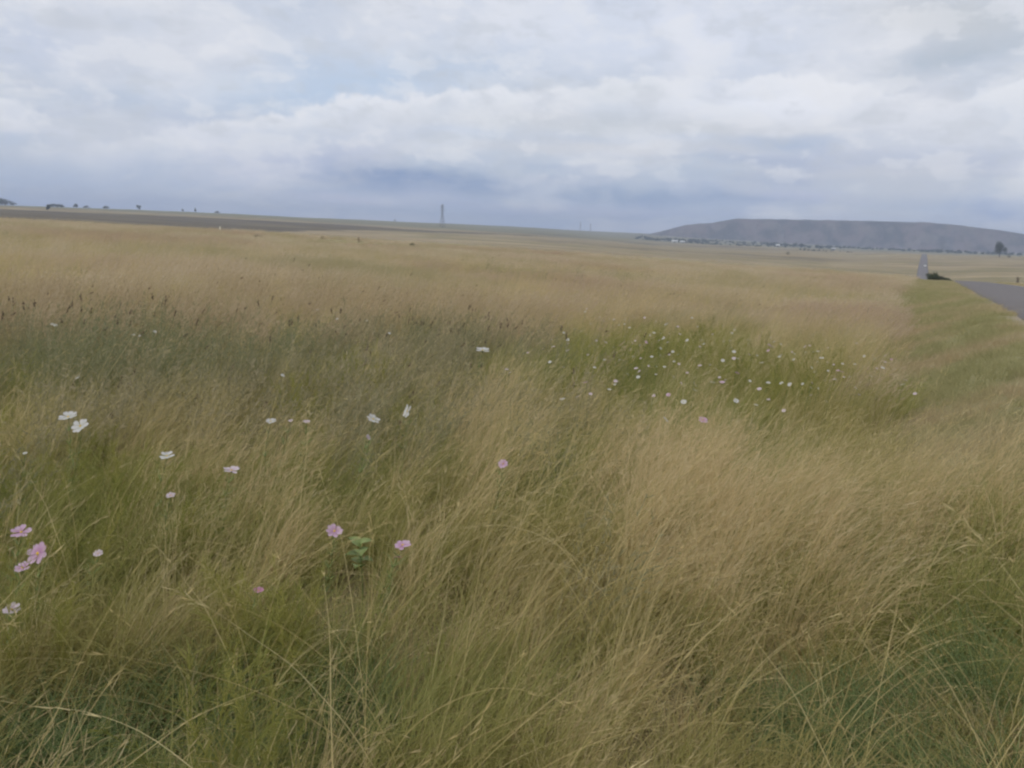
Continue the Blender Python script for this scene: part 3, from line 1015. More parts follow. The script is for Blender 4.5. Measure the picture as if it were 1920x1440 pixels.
def plant_all():
    rs = np.random.RandomState(5)
    acc = {k: [[], [], []] for k in BUILD}

    def add(k, x, y, s, p):
        if k in ('straw', 'green', 'stalk', 'litter', 'feather'):
            for c in CLEAR:
                p = p * (1 - np.exp(-(((x + .12 - c.x) / .20) ** 2 + ((y - c.y) / .20) ** 2)))
        m_ = keep(rs, p)
        acc[k][0].append(x[m_])
        acc[k][1].append(y[m_])
        acc[k][2].append(np.broadcast_to(s, x.shape)[m_])

    rings = [(0.9, 3.0, 1.0, 1.0), (3.0, 6.0, 0.8, 1.0), (6.0, 12.0, 0.5, 1.08), (12.0, 24.0, 0.24, 1.2), (24.0, 48.0, 0.07, 1.3)]
    for r0, r1, q, up in rings:
        half = 60 if r0 < 2 else 45
        x, y = candidates(rs, r0, r1, 60 * q, half)
        fm = field_mask(x, y)
        weed, brown, flo = zsum(Z_WEED, x, y), zsum(Z_BROWN, x, y), zsum(Z_FLOWER, x, y)
        grn, big, sh = zsum(Z_GREEN, x, y), zsum(Z_BIGSTRAW, x, y), zsum(Z_SHORT, x, y)
        hs = (0.62 + 0.30 * fbm(x * 0.5, y * 0.5)) * (1 - 0.62 * sh) * (0.82 + 0.18 * smooth01(np.hypot(x, y), 2.0, 4.0)) * (1 + 0.28 * big)
        patch = smooth01(fbm(x * 0.9 + 7, y * 0.9), 0.38, 0.62)
        add('straw', x, y, hs * up, fm * np.clip(0.09 + 0.38 * patch + 0.52 * big + 0.25 * smooth01(np.hypot(x, y), 9, 16) - 0.34 * weed - 0.15 * brown - 0.22 * flo - 0.26 * grn - 0.85 * sh, 0.01, 1))
        x, y = candidates(rs, r0, r1, 62 * q, half)
        fm = field_mask(x, y)
        weed, brown, flo = zsum(Z_WEED, x, y), zsum(Z_BROWN, x, y), zsum(Z_FLOWER, x, y)
        grn, sh, big = zsum(Z_GREEN, x, y), zsum(Z_SHORT, x, y), zsum(Z_BIGSTRAW, x, y)
        add('green', x, y, (0.85 + 0.25 * fbm(x, y)) * (1 - 0.5 * sh) * up, fm * np.clip(0.62 + 0.6 * grn + 0.3 * flo - 0.3 * weed - 0.2 * brown - 0.15 * big - 0.25 * smooth01(np.hypot(x, y), 9, 16) - 0.35 * sh, 0.08, 1))
        if r0 < 12:
            x, y = candidates(rs, r0, r1, 14 * q, half)
            add('stalk', x, y, (0.80 + 0.3 * fbm(x, y)) * (1 - 0.4 * zsum(Z_SHORT, x, y)), (1 - .85 * zsum(Z_SHORT, x, y)) * field_mask(x, y) * np.clip(0.36 + 0.9 * zsum(Z_BIGSTRAW, x, y) - 0.3 * zsum(Z_WEED, x, y) - .3 * zsum(Z_FLOWER, x, y), .03, 1))
        x, y = candidates(rs, r0, r1, 45 * q, half)
        fm = field_mask(x, y)
        add('weed', x, y, (0.80 + 0.2 * fbm(x, y)) * up, fm * np.clip(zsum(Z_WEED, x, y) * 0.85 - 0.06 - 0.3 * (fbm(x * .8 + 20, y * .8) - .5) + 0.35 * smooth01(fbm(x * .12 + 70, y * .12), .55, .72) * smooth01(np.hypot(x, y), 14, 22), 0, 1))
        x, y = candidates(rs, r0, r1, 45 * q, half)
        fm = field_mask(x, y)
        add('brown', x, y, (0.72 + 0.2 * fbm(x, y)) * up, fm * smooth01(np.hypot(x, y), 6, 10) * np.clip(zsum(Z_BROWN, x, y) * 0.75 - 0.08, 0.02, 1))
        x, y = candidates(rs, r0, r1, 45 * q, half)
        fm = field_mask(x, y)
        add('feather', x, y, 0.85 * up + 0 * x, fm * np.clip(zsum(Z_FEATHER, x, y) * 1.1 - 0.12, 0, 1))
        if r0 < 20:
            x, y = candidates(rs, r0, r1, 26 * q, half)
            fm = np.maximum(field_mask(x, y), 0.25)
            add('litter', x, y, 0.8 + 0.3 * fbm(x, y), fm * np.clip(0.75 - smooth01(np.hypot(x, y), 3, 9) * 0.5 - 0.35 * zsum(Z_SHORT, x, y), 0, 1))
        x, y = candidates(rs, r0, r1, 90 * q, half)
        add('lush', x, y, 0.85 + 0.25 * fbm(x, y), field_mask(x, y) * np.clip(zsum(Z_LUSH, x, y) * 1.15 - 0.1, 0.0, 1))
    # short ground-hugging grass between everything close by
    x, y = candidates(rs, 0.8, 5.0, 30, 60)
    add('verge', x, y, 0.9 + 0 * x, np.full_like(x, 0.9))
    # mown verge beside the road
    for r0, r1, q, s in [(5, 14, 34, 0.9), (14, 30, 22, 1.05), (30, 70, 8, 1.4), (70, 190, 2.0, 2.2)]:
        x, y = candidates(rs, r0, r1, q, 46)
        d = np.abs(road_d(x, y))
        e = (fbm(x * 1.3, y * 1.3) - 0.5) * 1.0
        near_road = smooth01(d + e, ROAD_HALF + 0.15, ROAD_HALF + 0.6)
        ok = (road_d(x, y) > -(ROAD_HALF + verge_w(y) + 1.0)) & (d < ROAD_HALF + 6)
        add('verge', x, y, s + 0 * x, near_road * ok)
        d = road_d(x, y)
        right = smooth01(d, ROAD_HALF + 3.0, ROAD_HALF + 4.5)
        if r0 >= 30:
            add('far', x, y, 0.55 + 0 * x, right * 0.6)
    # open field further out
    for r0, r1, q, s in [(15, 30, 6.0, 0.85), (30, 60, 3.2, 0.9), (60, 110, 1.5, 1.0), (110, 230, 0.65, 1.15)]:
        x, y = candidates(rs, r0, r1, q, 45)
        w = field_mask(x, y) * (1 - 0.6 * zsum(Z_FLOWER, x, y)) * (1 - 0.55 * zsum(Z_WEED, x, y))
        tn = fbm(x * .16 + 9, y * .16)
        add('far', x, y, s * (0.55 + 0.8 * tn), w * (0.45 + 0.55 * smooth01(tn, .35, .55)))
    names = dict(
        straw=("straw_grass", "golden straw coloured grass stems bent over by the wind"),
        green=("green_grass", "olive green grass blades growing under the straw"),
        weed=("weed_growth", "dull grey green weeds behind the white flowers"),
        brown=("seeding_grass", "brownish seeding grass along the middle of the field"),
        stalk=("pale_stalks", "long pale single stalks arching over in the wind"),
        litter=("fallen_grass", "pale dead stalks fallen across the grass"),
        verge=("verge_grass", "short yellow green grass along the road edge"),
        lush=("lush_grass", "low dark green grass at the bottom of the picture"),
        feather=("feathery_foliage", "fine feathery green leaves under the flowers"),
        far=("field_grass", "pale dry grass covering the far field"))
    for i, (k, (nm, lb)) in enumerate(names.items()):
        x, y, s = (np.concatenate(v) for v in acc[k])
        strand_object(nm, k, x, y, s, {'straw': 0.75, 'stalk': 0.9, 'far': 0.6, 'brown': 0.5}.get(k, 1.2 if k in ('green', 'weed') else 3.1), lb, 40 + i)


plant_all()

# ----------------------------------------------------------------------------
# FLOWERS
# ----------------------------------------------------------------------------
rnd = random.Random(21)


def petal_material(name, base, tip):
    m_, b = new_mat(name)
    col = b.mix(b.rng(attr(b, 'h'), 0.1, 0.9), base, tip)
    oi = b.node('ShaderNodeObjectInfo').outputs['Random']
    col = b.mix(b.m('MULTIPLY', oi, 0.25), col, C(.70, .66, .68))
    finish(b, leaf_shader(b, col, 0.35, 0.6, 0.2))
    return m_


M_WHITE = petal_material("white_petal", C(.50, .51, .46), C(.58, .57, .56))
M_PINK = petal_material("pink_petal", C(.46, .24, .40), C(.56, .38, .52))
M_PALE = petal_material("pale_pink_petal", C(.52, .40, .47), C(.62, .53, .58))
M_MAG = petal_material("magenta_petal", C(.40, .12, .25), C(.48, .20, .33))


def plain_mat(name, c, rough=0.7, spec=0.2, var=0.15, scale=30.0):
    m_, b = new_mat(name)
    tc = b.node('ShaderNodeTexCoord').outputs['Object']
    n = b.noise(tc, scale, 3, 0.6)['Fac']
    d = tuple(max(v * (1 - var), 0) for v in c[:3]) + (1,)
    l_ = tuple(min(v * (1 + var), 1) for v in c[:3]) + (1,)
    finish(b, bsdf(b, b.mix(n, d, l_), rough, spec))
    return m_


M_DISC = plain_mat("flower_disc", C(.62, .42, .06), 0.8, 0.1, 0.4, 900)
M_STEM = plain_mat("flower_stem", C(.14, .19, .06), 0.6)


def petal_mesh(name, mat, L=0.034, W=0.021, cup=0.35):
    us = np.linspace(0, 1, 6)
    vs_ = np.linspace(-1, 1, 5)
    wprof = np.array([0.16, 0.42, 0.74, 0.98, 1.0, 0.66])
    notch = np.array([-.05, .03, -.03, .03, -.05])
    V, H = [], []
    for i, u in enumerate(us):
        for j, v in enumerate(vs_):
            x = 0.004 + u * L + (notch[j] * L * 1.6 if i == 5 else 0)
            y = v * W * 0.5 * wprof[i]
            z = cup * L * (u ** 1.6) * 0.45 - 0.12 * W * (1 - v * v) * u + (0.0012 if j % 2 else 0)
            V.append((x, y, z))
            H.append(u)
    idx = np.arange(30).reshape(6, 5)
    q = np.stack([idx[:-1, :-1], idx[1:, :-1], idx[1:, 1:], idx[:-1, 1:]], -1).reshape(-1, 4)
    return mesh_np(name, np.array(V), q, [mat], dict(h=np.array(H)), smooth=True)


def tube(pts, radii, sides=5):
    V, Q = [], []
    n = len(pts)
    for i, (p, r) in enumerate(zip(pts, radii)):
        a = pts[min(i + 1, n - 1)] - pts[max(i - 1, 0)]
        a = a.normalized() if a.length > 1e-9 else Vector((0, 0, 1))
        s1 = a.orthogonal().normalized()
        s2 = a.cross(s1)
        for k in range(sides):
            t = 2 * math.pi * k / sides
            V.append(tuple(p + s1 * (math.cos(t) * r) + s2 * (math.sin(t) * r)))
    for i in range(n - 1):
        for k in range(sides):
            k2 = (k + 1) % sides
            Q.append((i * sides + k, i * sides + k2, (i + 1) * sides + k2, (i + 1) * sides + k))
    return V, Q


def lathe(profile, sides=10):
    V, Q = [], []
    for r, z in profile:
        for k in range(sides):
            t = 2 * math.pi * k / sides
            V.append((r * math.cos(t), r * math.sin(t), z))
    for i in range(len(profile) - 1):
        for k in range(sides):
            k2 = (k + 1) % sides
            Q.append((i * sides + k, i * sides + k2, (i + 1) * sides + k2, (i + 1) * sides + k))
    return V, Q


def disc_mesh():
    V, Q = lathe([(0.0005, 0.0042), (0.003, 0.004), (0.0048, 0.0028), (0.0055, 0.0008), (0.005, -0.001)], 10)
    rs = np.random.RandomState(3)
    V = np.array(V) + (rs.rand(len(V), 3) - .5) * 0.0011
    return mesh_np("disc", V, np.array(Q), [M_DISC])


def calyx_mesh():
    V, Q = lathe([(0.0012, -0.013), (0.003, -0.011), (0.0055, -0.005), (0.0062, -0.001), (0.003, 0.0)], 8)
    return mesh_np("calyx", np.array(V), np.array(Q), [M_STEM], smooth=True)


PETALS = {k: petal_mesh("petal", m_) for k, m_ in (('white', M_WHITE), ('pink', M_PINK), ('pale', M_PALE), ('magenta', M_MAG))}
DISC, CALYX = disc_mesh(), calyx_mesh()


def bloom_mesh(src):
    v0 = np.array([v.co[:] for v in src.vertices])
    q0 = np.array([p.vertices[:] for p in src.polygons])
    h0 = np.zeros(len(v0), dtype=np.float32)
    src.attributes['h'].data.foreach_get("value", h0)
    V, Q, H = [], [], []
    rs = np.random.RandomState(8)
    for k in range(8):
        a = k * math.pi / 4 + (rs.rand() - .5) * .12
        c, s = math.cos(a), math.sin(a)
        w = v0.copy()
        w[:, 2] += (k % 2) * 0.0012 + w[:, 0] * (rs.rand() - .5) * .25
        V.append(np.stack([w[:, 0] * c - w[:, 1] * s, w[:, 0] * s + w[:, 1] * c, w[:, 2]], -1))
        Q.append(q0 + k * len(v0))
        H.append(h0)
    return mesh_np("bloom", np.concatenate(V), np.concatenate(Q), list(src.materials), dict(h=np.concatenate(H)), smooth=True)


BLOOMS = {k: bloom_mesh(v) for k, v in PETALS.items()}


def stem_mesh(top, lean):
    """from the root at the origin to the head"""
    pts = []
    for k in range(8):
        s = k / 7.0
        p = Vector((top.x * s ** 1.7, top.y * s ** 1.7, -0.03 + (top.z + 0.03) * s))
        p += Vector((math.sin(s * 5.0 + lean) * 0.012, math.cos(s * 4.0 + lean) * 0.012, 0)) * math.sin(s * math.pi)
        pts.append(p)
    V, Q = tube(pts, [0.0019 - 0.0009 * k / 7 for k in range(8)], 5)
    return mesh_np("stem", np.array(V), np.array(Q), [M_STEM], smooth=True)


def thread_leaves(top, seed):
    """whorls of hair-fine leaves up the stem of a cosmos"""
    rs = np.random.RandomState(seed)
    V, Q = [], []
    for w in range(5):
        s = 0.45 + 0.11 * w
        c = np.array((top.x * s ** 1.7, top.y * s ** 1.7, top.z * s))
        for k in range(9):
            a = rs.rand() * 6.28
            L = .035 + .05 * rs.rand()
            d = np.array((math.cos(a), math.sin(a), .35 + .7 * rs.rand()))
            m_ = c + d * L * .55
            t = m_ + np.array((math.cos(a + .5), math.sin(a + .5), .25)) * L * .5
            sd = np.array((-math.sin(a), math.cos(a), .2)) * .0009
            o = len(V)
            V += [c - sd, c + sd, m_ + sd, m_ - sd, t + sd * .3, t - sd * .3]
            Q += [(o, o + 1, o + 2, o + 3), (o + 3, o + 2, o + 4, o + 5)]
    return mesh_np("thread_leaves", np.array(V), np.array(Q), [M_STEM])


def flower(px, py, h, kind, tilt, face, size, label, group=None, detail=True):
    """a cosmos whose head stands h above the ground. tilt: degrees from facing up; face: azimuth it leans towards (0 = away, 180 = to the camera)"""
    head = hit(px, py, h)
    root_x, root_y = head.x - 0.10 * rnd.random() - 0.02, head.y + (rnd.random() - .5) * 0.08
    root = Vector((root_x, root_y, hz(root_x, root_y)))
    t = empty("cosmos_flower", root)
    tag(t, label, "flower", group)
    top = head - root
    az = face * D2R
    axis = Vector((math.sin(az) * math.sin(tilt * D2R), math.cos(az) * math.sin(tilt * D2R), math.cos(tilt * D2R)))
    rot = axis.to_track_quat('Z', 'Y').to_matrix().to_4x4() @ Matrix.Rotation(rnd.random() * 6.28, 4, 'Z')
    M = Matrix.Translation(top) @ rot @ Matrix.Scale(size, 4)
    st = link(bpy.data.objects.new("stem", stem_mesh(top - axis * 0.011 * size, rnd.random() * 6)), t)
    if detail:
        for k in range(8):
            p = link(bpy.data.objects.new("petal", PETALS[kind]), t)
            p.matrix_local = M @ Matrix.Rotation(k * math.pi / 4 + (rnd.random() - .5) * .14, 4, 'Z') @ Matrix.Translation((0, 0, 0.0012 * (k % 2))) @ Matrix.Rotation((rnd.random() - .6) * .35, 4, 'Y')
        link(bpy.data.objects.new("calyx", CALYX), t).matrix_local = M
        link(bpy.data.objects.new("thread_leaves", thread_leaves(top, rnd.randrange(9999))), t)
    else:
        link(bpy.data.objects.new("bloom", BLOOMS[kind]), t).matrix_local = M
    link(bpy.data.objects.new("disc", DISC), t).matrix_local = M
    return t


G_NEAR = "cosmos flowers standing singly in the near grass"
NEAR = [
    (128, 782, .66, 'white', 12, 180, 1.15, "white cosmos seen edge on, above and left of its open white neighbour"),
    (151, 799, .64, 'white', 46, 200, 1.1, "open white cosmos turned to the viewer, touching a second white one above"),
    (508, 790, .62, 'white', 10, 150, .75, "lone small white cosmos seen edge on, halfway between two pairs of white flowers"),
    (700, 786, .64, 'white', 28, 120, 1.0, "cup shaped white cosmos, lower of the pair in the middle"),
    (764, 771, .68, 'white', 66, 240, 1.0, "white cosmos facing sideways, higher of the pair in the middle"),
    (313, 855, .58, 'white', 14, 170, .85, "single white cosmos low in the grass, below the row of white flowers"),
    (320, 929, .50, 'pale', 18, 190, .5, "tiny whitish cosmos under the single low white one"),
    (47, 850, .52, 'white', 20, 180, .28, "tiny white bud near the left edge above the bright green foliage"),
    (575, 791, .62, 'pale', 8, 180, .55, "faint pinkish cosmos seen edge on, just right of the lone white one"),
    (545, 789, .62, 'pale', 15, 200, .35, "very small pale bud between the lone white cosmos and the faint pinkish one"),
    (905, 657, .70, 'white', 12, 150, 1.6, "white cosmos lying flat among grey weeds left of the flower drift"),
    (40, 998, .47, 'pink', 12, 170, .95, "pink cosmos seen from the side, topmost of the pink group at left"),
    (71, 1038, .44, 'pink', 50, 195, 1.12, "largest mauve pink cosmos, fully open towards the viewer"),
    (42, 1065, .42, 'pink', 25, 180, .65, "small pink cosmos just below the largest mauve one"),
    (22, 1143, .38, 'pale', 18, 160, .70, "pale pink cosmos lowest at the left edge"),
    (184, 1038, .42, 'pale', 25, 180, .45, "tiny dusty pink cosmos alone, right of the largest mauve one"),
    (434, 882, .55, 'pale', 8, 160, .95, "lilac cosmos seen thin and edge on, alone right of the single low white one"),
    (627, 996, .46, 'pink', 26, 150, .90, "bright pink cosmos above left of the broad pale leaves"),
    (755, 1022, .44, 'pink', 12, 190, .88, "bright pink cosmos right of the broad pale leaves, withered bloom below"),
    (745, 1044, .42, 'magenta', 150, 180, .42, "withered reddish bloom hanging under a bright pink cosmos"),
    (485, 1107, .38, 'magenta', 15, 180, .48, "small deep magenta cosmos above the soft green tuft"),
    (943, 870, .56, 'pink', 45, 190, .66, "single mauve cosmos in golden grass, midway across the picture"),
    (690, 820, .60, 'pale', 60, 100, .45, "faded pinkish petal cluster under the cup shaped white cosmos"),
    (1318, 788, .62, 'pink', 30, 170, .8, "mauve cosmos at the lower edge of the flower drift, nearest the golden grass"),
]
for px, py, h, k, ti, fa, sz, lb in NEAR:
    flower(px, py, h, k, ti, fa, sz, lb, G_NEAR)

A5 = [(365, 225, 'w'), (275, 260, 'w'), (310, 322, 'w'), (180, 385, 'p'), (150, 522, 'w'), (480, 45, 'p'), (465, 70, 'w'), (597, 120, 'w'), (630, 155, 'p'), (515, 180, 'w'),
      (725, 140, 'w'), (770, 190, 'w'), (822, 182, 'w'), (905, 122, 'p'), (1000, 125, 'p'), (865, 215, 'w'), (1200, 180, 'W'), (1428, 125, 'w'), (1300, 205, 'p'), (1085, 260, 'w'),
      (1170, 312, 'w'), (1210, 345, 'p'), (1385, 327, 'W'), (1320, 272, 'p'), (1480, 205, 'w'), (1705, 200, 'w'), (1810, 235, 'w'), (1785, 262, 'w'), (1770, 330, 'w'), (1713, 335, 'w'),
      (1535, 360, 'w'), (1145, 400, 'w'), (890, 350, 'p'), (960, 375, 'p'), (1015, 345, 'P'), (650, 345, 'p'), (1065, 475, 'w'), (900, 475, 'w'), (1255, 430, 'w'), (1300, 455, 'w'),
      (1265, 518, 'w'), (1310, 540, 'p'), (1805, 430, 'w'), (1805, 490, 'p'), (1705, 510, 'W'), (1835, 622, 'P'), (1700, 705, 'P'), (1612, 705, 'W'), (1500, 555, 'p'), (1180, 567, 'w'),
      (1385, 620, 'p'), (1260, 655, 'w'), (925, 580, 'p'), (955, 605, 'p'), (943, 658, 'w'), (850, 632, 'w'), (465, 708, 'P'), (683, 770, 'w'), (735, 725, 'w'), (740, 695, 'p'),
      (550, 572, 'w'), (640, 503, 'w'), (800, 500, 'p'), (1215, 818, 'P'), (1455, 725, 'p'), (1455, 775, 'w'), (1352, 882, 'w'), (1825, 872, 'w'), (1190, 1040, 'w'),
      (405, 830, 'p'), (262, 858, 'w'), (1085, 825, 'p'), (515, 810, 'p'), (490, 460, 'p'), (310, 420, 'p'), (-240, 590, 'p'), (-215, 620, 'p'), (-50, 440, 'p')]
A6 = [(112, 325, 'w'), (115, 358, 'w'), (120, 455, 'p'), (340, 343, 'w'), (300, 370, 'P'), (325, 390, 'P'), (290, 420, 'P'), (230, 530, 'w'), (390, 475, 'w'), (520, 500, 'w'),
      (630, 437, 'w'), (735, 427, 'w'), (770, 487, 'W'), (825, 525, 'p'), (910, 370, 'w'), (975, 370, 'p'), (960, 540, 'w'), (1070, 542, 'w'), (1155, 470, 'w'), (680, 573, 'W'),
      (875, 650, 'w'), (915, 600, 'P'), (885, 680, 'p'), (1075, 755, 'w'), (1220, 655, 'w'), (1265, 580, 'p'), (1320, 575, 'w'), (1400, 500, 'P'), (1345, 525, 'p'), (1340, 465, 'p'),
      (1500, 725, 'w'), (1525, 685, 'p'), (1610, 808, 'p'), (290, 710, 'w'), (410, 712, 'w'), (485, 725, 'w'), (600, 720, 'w'), (675, 755, 'W'), (125, 693, 'w'), (180, 910, 'w'),
      (430, 960, 'p'), (210, 765, 'p'), (660, 375, 'p'), (830, 395, 'p'), (950, 610, 'P'), (620, 385, 'p')]
DRIFT = [(1000 + x / 4.8, 570 + y / 4.8, k) for x, y, k in A5] + [(1380 + x / 4.8, 570 + y / 4.8, k) for x, y, k in A6]
for _k in range(85):
    _u = rnd.random()
    _x = 1000 + 700 * _u
    _yc = 625 + 75 * _u
    DRIFT.append((_x, min(max(rnd.gauss(_yc, 34), 590 + 40 * _u), 775), 's' if rnd.random() < .3 else 'q'))
def drift_label(kind, px, py):
    name = {'white': "white", 'pale': "pale pink", 'pink': "mauve"}[kind]
    mid = 625 + 75 * (px - 1000) / 700.0
    if px < 1080:
        where = "at the left end of the flower drift, next to grey weeds"
    elif px > 1560:
        where = "at the right end of the flower drift, nearest the road verge"
    elif py < mid - 18:
        where = "along the back edge of the flower drift against pale grass"
    elif py > mid + 30:
        where = "along the front edge of the flower drift above golden grass"
    else:
        where = "in the green middle of the flower drift"
    return "small %s cosmos %s" % (name, where)


GRP = {'white': "white flowers of the drift", 'pale': "pale pink flowers of the drift", 'pink': "mauve flowers of the drift"}
for px, py, k in DRIFT:
    kind = {'w': 'white', 'W': 'white', 'p': 'pale', 'P': 'pink', 's': 'white', 'q': 'pale'}[k]
    sz = (0.34 + rnd.random() * .27) * (1.3 if k in 'WP' else .62 if k in 'sq' else 1.0)
    flower(px, py, 0.55 + rnd.random() * .12, kind, rnd.uniform(5, 48), rnd.uniform(60, 300), sz, drift_label(kind, px, py), GRP[kind], detail=False)
for px, py in [(98, 608), (104, 610), (250, 628), (262, 630), (290, 622), (595, 581), (632, 598), (688, 602), (730, 625), (530, 704), (145, 709), (1030, 679)]:
    flower(px, py, 0.66, 'white', rnd.uniform(5, 40), rnd.uniform(100, 260), 0.42, "tiny whitish flower scattered among the grey green weeds at left", "tiny flowers among the weeds", detail=False)


# ----------------------------------------------------------------------------
# BROAD-LEAVED WEEDS
# ----------------------------------------------------------------------------
M_LEAF = None


def leaf_mat(name, c0, c1, trans=0.4):
    m_, b = new_mat(name)
    tc = b.node('ShaderNodeTexCoord').outputs['Object']
    n = b.noise(tc, 40, 4, 0.6)['Fac']
    oi = b.node('ShaderNodeObjectInfo').outputs['Random']
    col = b.mix(b.m('ADD', b.m('MULTIPLY', n, 0.6), b.m('MULTIPLY', oi, 0.4)), c0, c1)
    finish(b, leaf_shader(b, col, trans, 0.5, 0.3))
    return m_


M_LEAF = leaf_mat("pale_leaf", C(.17, .235, .075), C(.30, .36, .14))


def broad_leaf():
    us = np.linspace(0, 1, 8)
    wp = np.array([0.12, .62, .92, 1.0, .88, .64, .34, .04])
    V = []
    for i, u in enumerate(us):
        for v in (-1, -.5, 0, .5, 1):
            V.append((u * .055, v * .022 * wp[i] * (1 + .08 * (i % 2)), .004 * abs(v) + .012 * math.sin(u * 2.4) - .02 * u * u))
    idx = np.arange(40).reshape(8, 5)
    q = np.stack([idx[:-1, :-1], idx[1:, :-1], idx[1:, 1:], idx[:-1, 1:]], -1).reshape(-1, 4)
    return mesh_np("leaf", np.array(V), q, [M_LEAF], smooth=True)


LEAF = broad_leaf()


def broad_weed(px, py, h, leaves, size, label):
    top = hit(px, py, h)
    root = Vector((top.x, top.y + 0.01, hz(top.x, top.y + .01)))
    t = empty("broad_leaf_weed", root)
    tag(t, label, "weed")
    T = top - root
    V, Q = tube([Vector((0, 0, -.02)), T * .5 + Vector((.01, 0, 0)), T], [.003, .0025, .0015], 6)
    link(bpy.data.objects.new("stem", mesh_np("stem", np.array(V), np.array(Q), [M_STEM], smooth=True)), t)
    for k in range(leaves):
        a = k * 2.4 + rnd.random() * .6
        hh = T * (1.0 - 0.30 * (k / leaves))
        o = link(bpy.data.objects.new("leaf", LEAF), t)
        o.matrix_local = Matrix.Translation(hh) @ Matrix.Rotation(a, 4, 'Z') @ Matrix.Rotation(-0.1 - rnd.random() * .5, 4, 'Y') @ Matrix.Scale(size * (.8 + .4 * rnd.random()), 4)


broad_weed(675, 1020, .40, 8, 1.1, "small weed with broad pale green leaves between two pink cosmos flowers")

# ----------------------------------------------------------------------------
# SHRUBS AND TREES
# ----------------------------------------------------------------------------
M_BUSH = leaf_mat("bush_leaf", C(.045, .060, .028), C(.085, .10, .045), 0.25)
M_DRYB = leaf_mat("dry_shrub_leaf", C(.15, .11, .065), C(.22, .17, .10), 0.25)
M_TREE = leaf_mat("tree_leaf", C(.040, .055, .030), C(.085, .10, .05), 0.25)
M_BARK = plain_mat("bark", C(.11, .085, .065), 0.9, 0.1, 0.35, 6.0)


def crown(rs, lobes, n, leaf, mat, name="crown"):
    """leaf-sized faces through lobes (cx,cy,cz,rx,ry,rz)"""
    lobes = np.array(lobes, float)
    vol = (lobes[:, 3] * lobes[:, 4] * lobes[:, 5]) ** 0.8
    pick = rs.choice(len(lobes), n, p=vol / vol.sum())
    d = rs.randn(n, 3)
    d /= np.linalg.norm(d, axis=1, keepdims=True)
    rad = rs.rand(n) ** 0.45
    rad *= 0.78 + 0.44 * fbm(d[:, 0] * 2.3 + pick * 3.1 + 9, d[:, 1] * 2.3 + d[:, 2] * 2.1 + 4)
    c = lobes[pick, :3] + d * rad[:, None] * lobes[pick, 3:]
    c[:, 2] = np.maximum(c[:, 2], 0.02)
    nrm = d * 0.6 + rs.randn(n, 3) * 0.6
    nrm /= np.linalg.norm(nrm, axis=1, keepdims=True)
    s1 = np.cross(nrm, rs.randn(n, 3))
    s1 /= np.linalg.norm(s1, axis=1, keepdims=True)
    s2 = np.cross(nrm, s1)
    sz = leaf * (0.6 + 0.8 * rs.rand(n))[:, None]
    V = np.stack([c - s1 * sz, c + s2 * sz * .5, c + s1 * sz, c - s2 * sz * .5], 1).reshape(-1, 3)
    return mesh_np(name, V, np.arange(n * 4).reshape(n, 4), [mat])


def trunk_mesh(rs, h, r, limbs):
    V, Q = tube([Vector((0, 0, -.3)), Vector((.04 * h, 0, h * .35)), Vector((.0, .02 * h, h * .7)), Vector((.02 * h, 0, h))], [r, r * .8, r * .55, r * .2], 7)
    for k in range(limbs):
        a = k * 2.4 + rs.rand()
        z0 = h * (.35 + .45 * k / max(limbs, 1))
        L = h * (.40 - .15 * k / limbs)
        p0 = Vector((.02 * h, 0, z0))
        p1 = p0 + Vector((math.cos(a) * L * .5, math.sin(a) * L * .5, L * .45))
        p2 = p0 + Vector((math.cos(a) * L * .9, math.sin(a) * L * .9, L * .95))
        v, q = tube([p0, p1, p2], [r * .42, r * .3, r * .1], 5)
        o = len(V)
        V += v
        Q += [tuple(i + o for i in f) for f in q]
    return mesh_np("trunk", np.array(V), np.array(Q), [M_BARK], smooth=True)


def make_tree(name, loc, h, w, label, seed, cat="tree", group=None, leaf=None, n=900, mat=None, cz=.52):
    rs = np.random.RandomState(seed)
    t = empty(name, loc, rs.rand() * 6)
    tag(t, label, cat, group)
    link(bpy.data.objects.new("trunk", trunk_mesh(rs, h * .8, max(h * .022, .03), 6)), t)
    lobes = []
    for k in range(9):
        a = rs.rand() * 6.28
        q = rs.rand() ** .6 * .32 * w
        zz = h * (cz + (rs.rand() - .5) * .62)
        rr = w * (.18 + .12 * rs.rand())
        lobes.append((q * math.cos(a), q * math.sin(a), zz, rr, rr, min(rr * 1.1, h * .22)))
    link(bpy.data.objects.new("crown", crown(rs, lobes, n, leaf or max(w * .045, .05), mat or M_TREE)), t)
    return t


def make_shrub(name, loc, w, h, label, seed, mat, n=1500, leaf=None, group=None, skew=0.0):
    rs = np.random.RandomState(seed)
    t = empty(name, loc)
    tag(t, label, "shrub", group)
    V, Q = [], []
    for k in range(7):
        a = rs.rand() * 6.28
        p = Vector((math.cos(a) * w * .20, math.sin(a) * w * .15, h * .55))
        v, q = tube([Vector((0, 0, -.1)), p * .5 + Vector((0, 0, .05 * h)), p], [w * .018, w * .012, w * .005], 5)
        o = len(V)
        V += v
        Q += [tuple(i + o for i in f) for f in q]
    link(bpy.data.objects.new("branches", mesh_np("branches", np.array(V), np.array(Q), [M_BARK])), t)
    lobes = []
    for k in range(12):
        u = rs.rand() * 2 - 1
        top = (1 - abs(u + skew) ** 1.7 * .55)
        rr = w * (.14 + .08 * rs.rand())
        lobes.append((u * w * .38, (rs.rand() - .5) * w * .4, h * (.28 + .42 * rs.rand()) * top, rr, rr, h * .30 * top))
    link(bpy.data.objects.new("foliage", crown(rs, lobes, n, leaf or w * .022, mat, "foliage")), t)
    return t


def px_size(p, n_px):
    return n_px / 1471.0 * math.hypot(p.x, p.y)


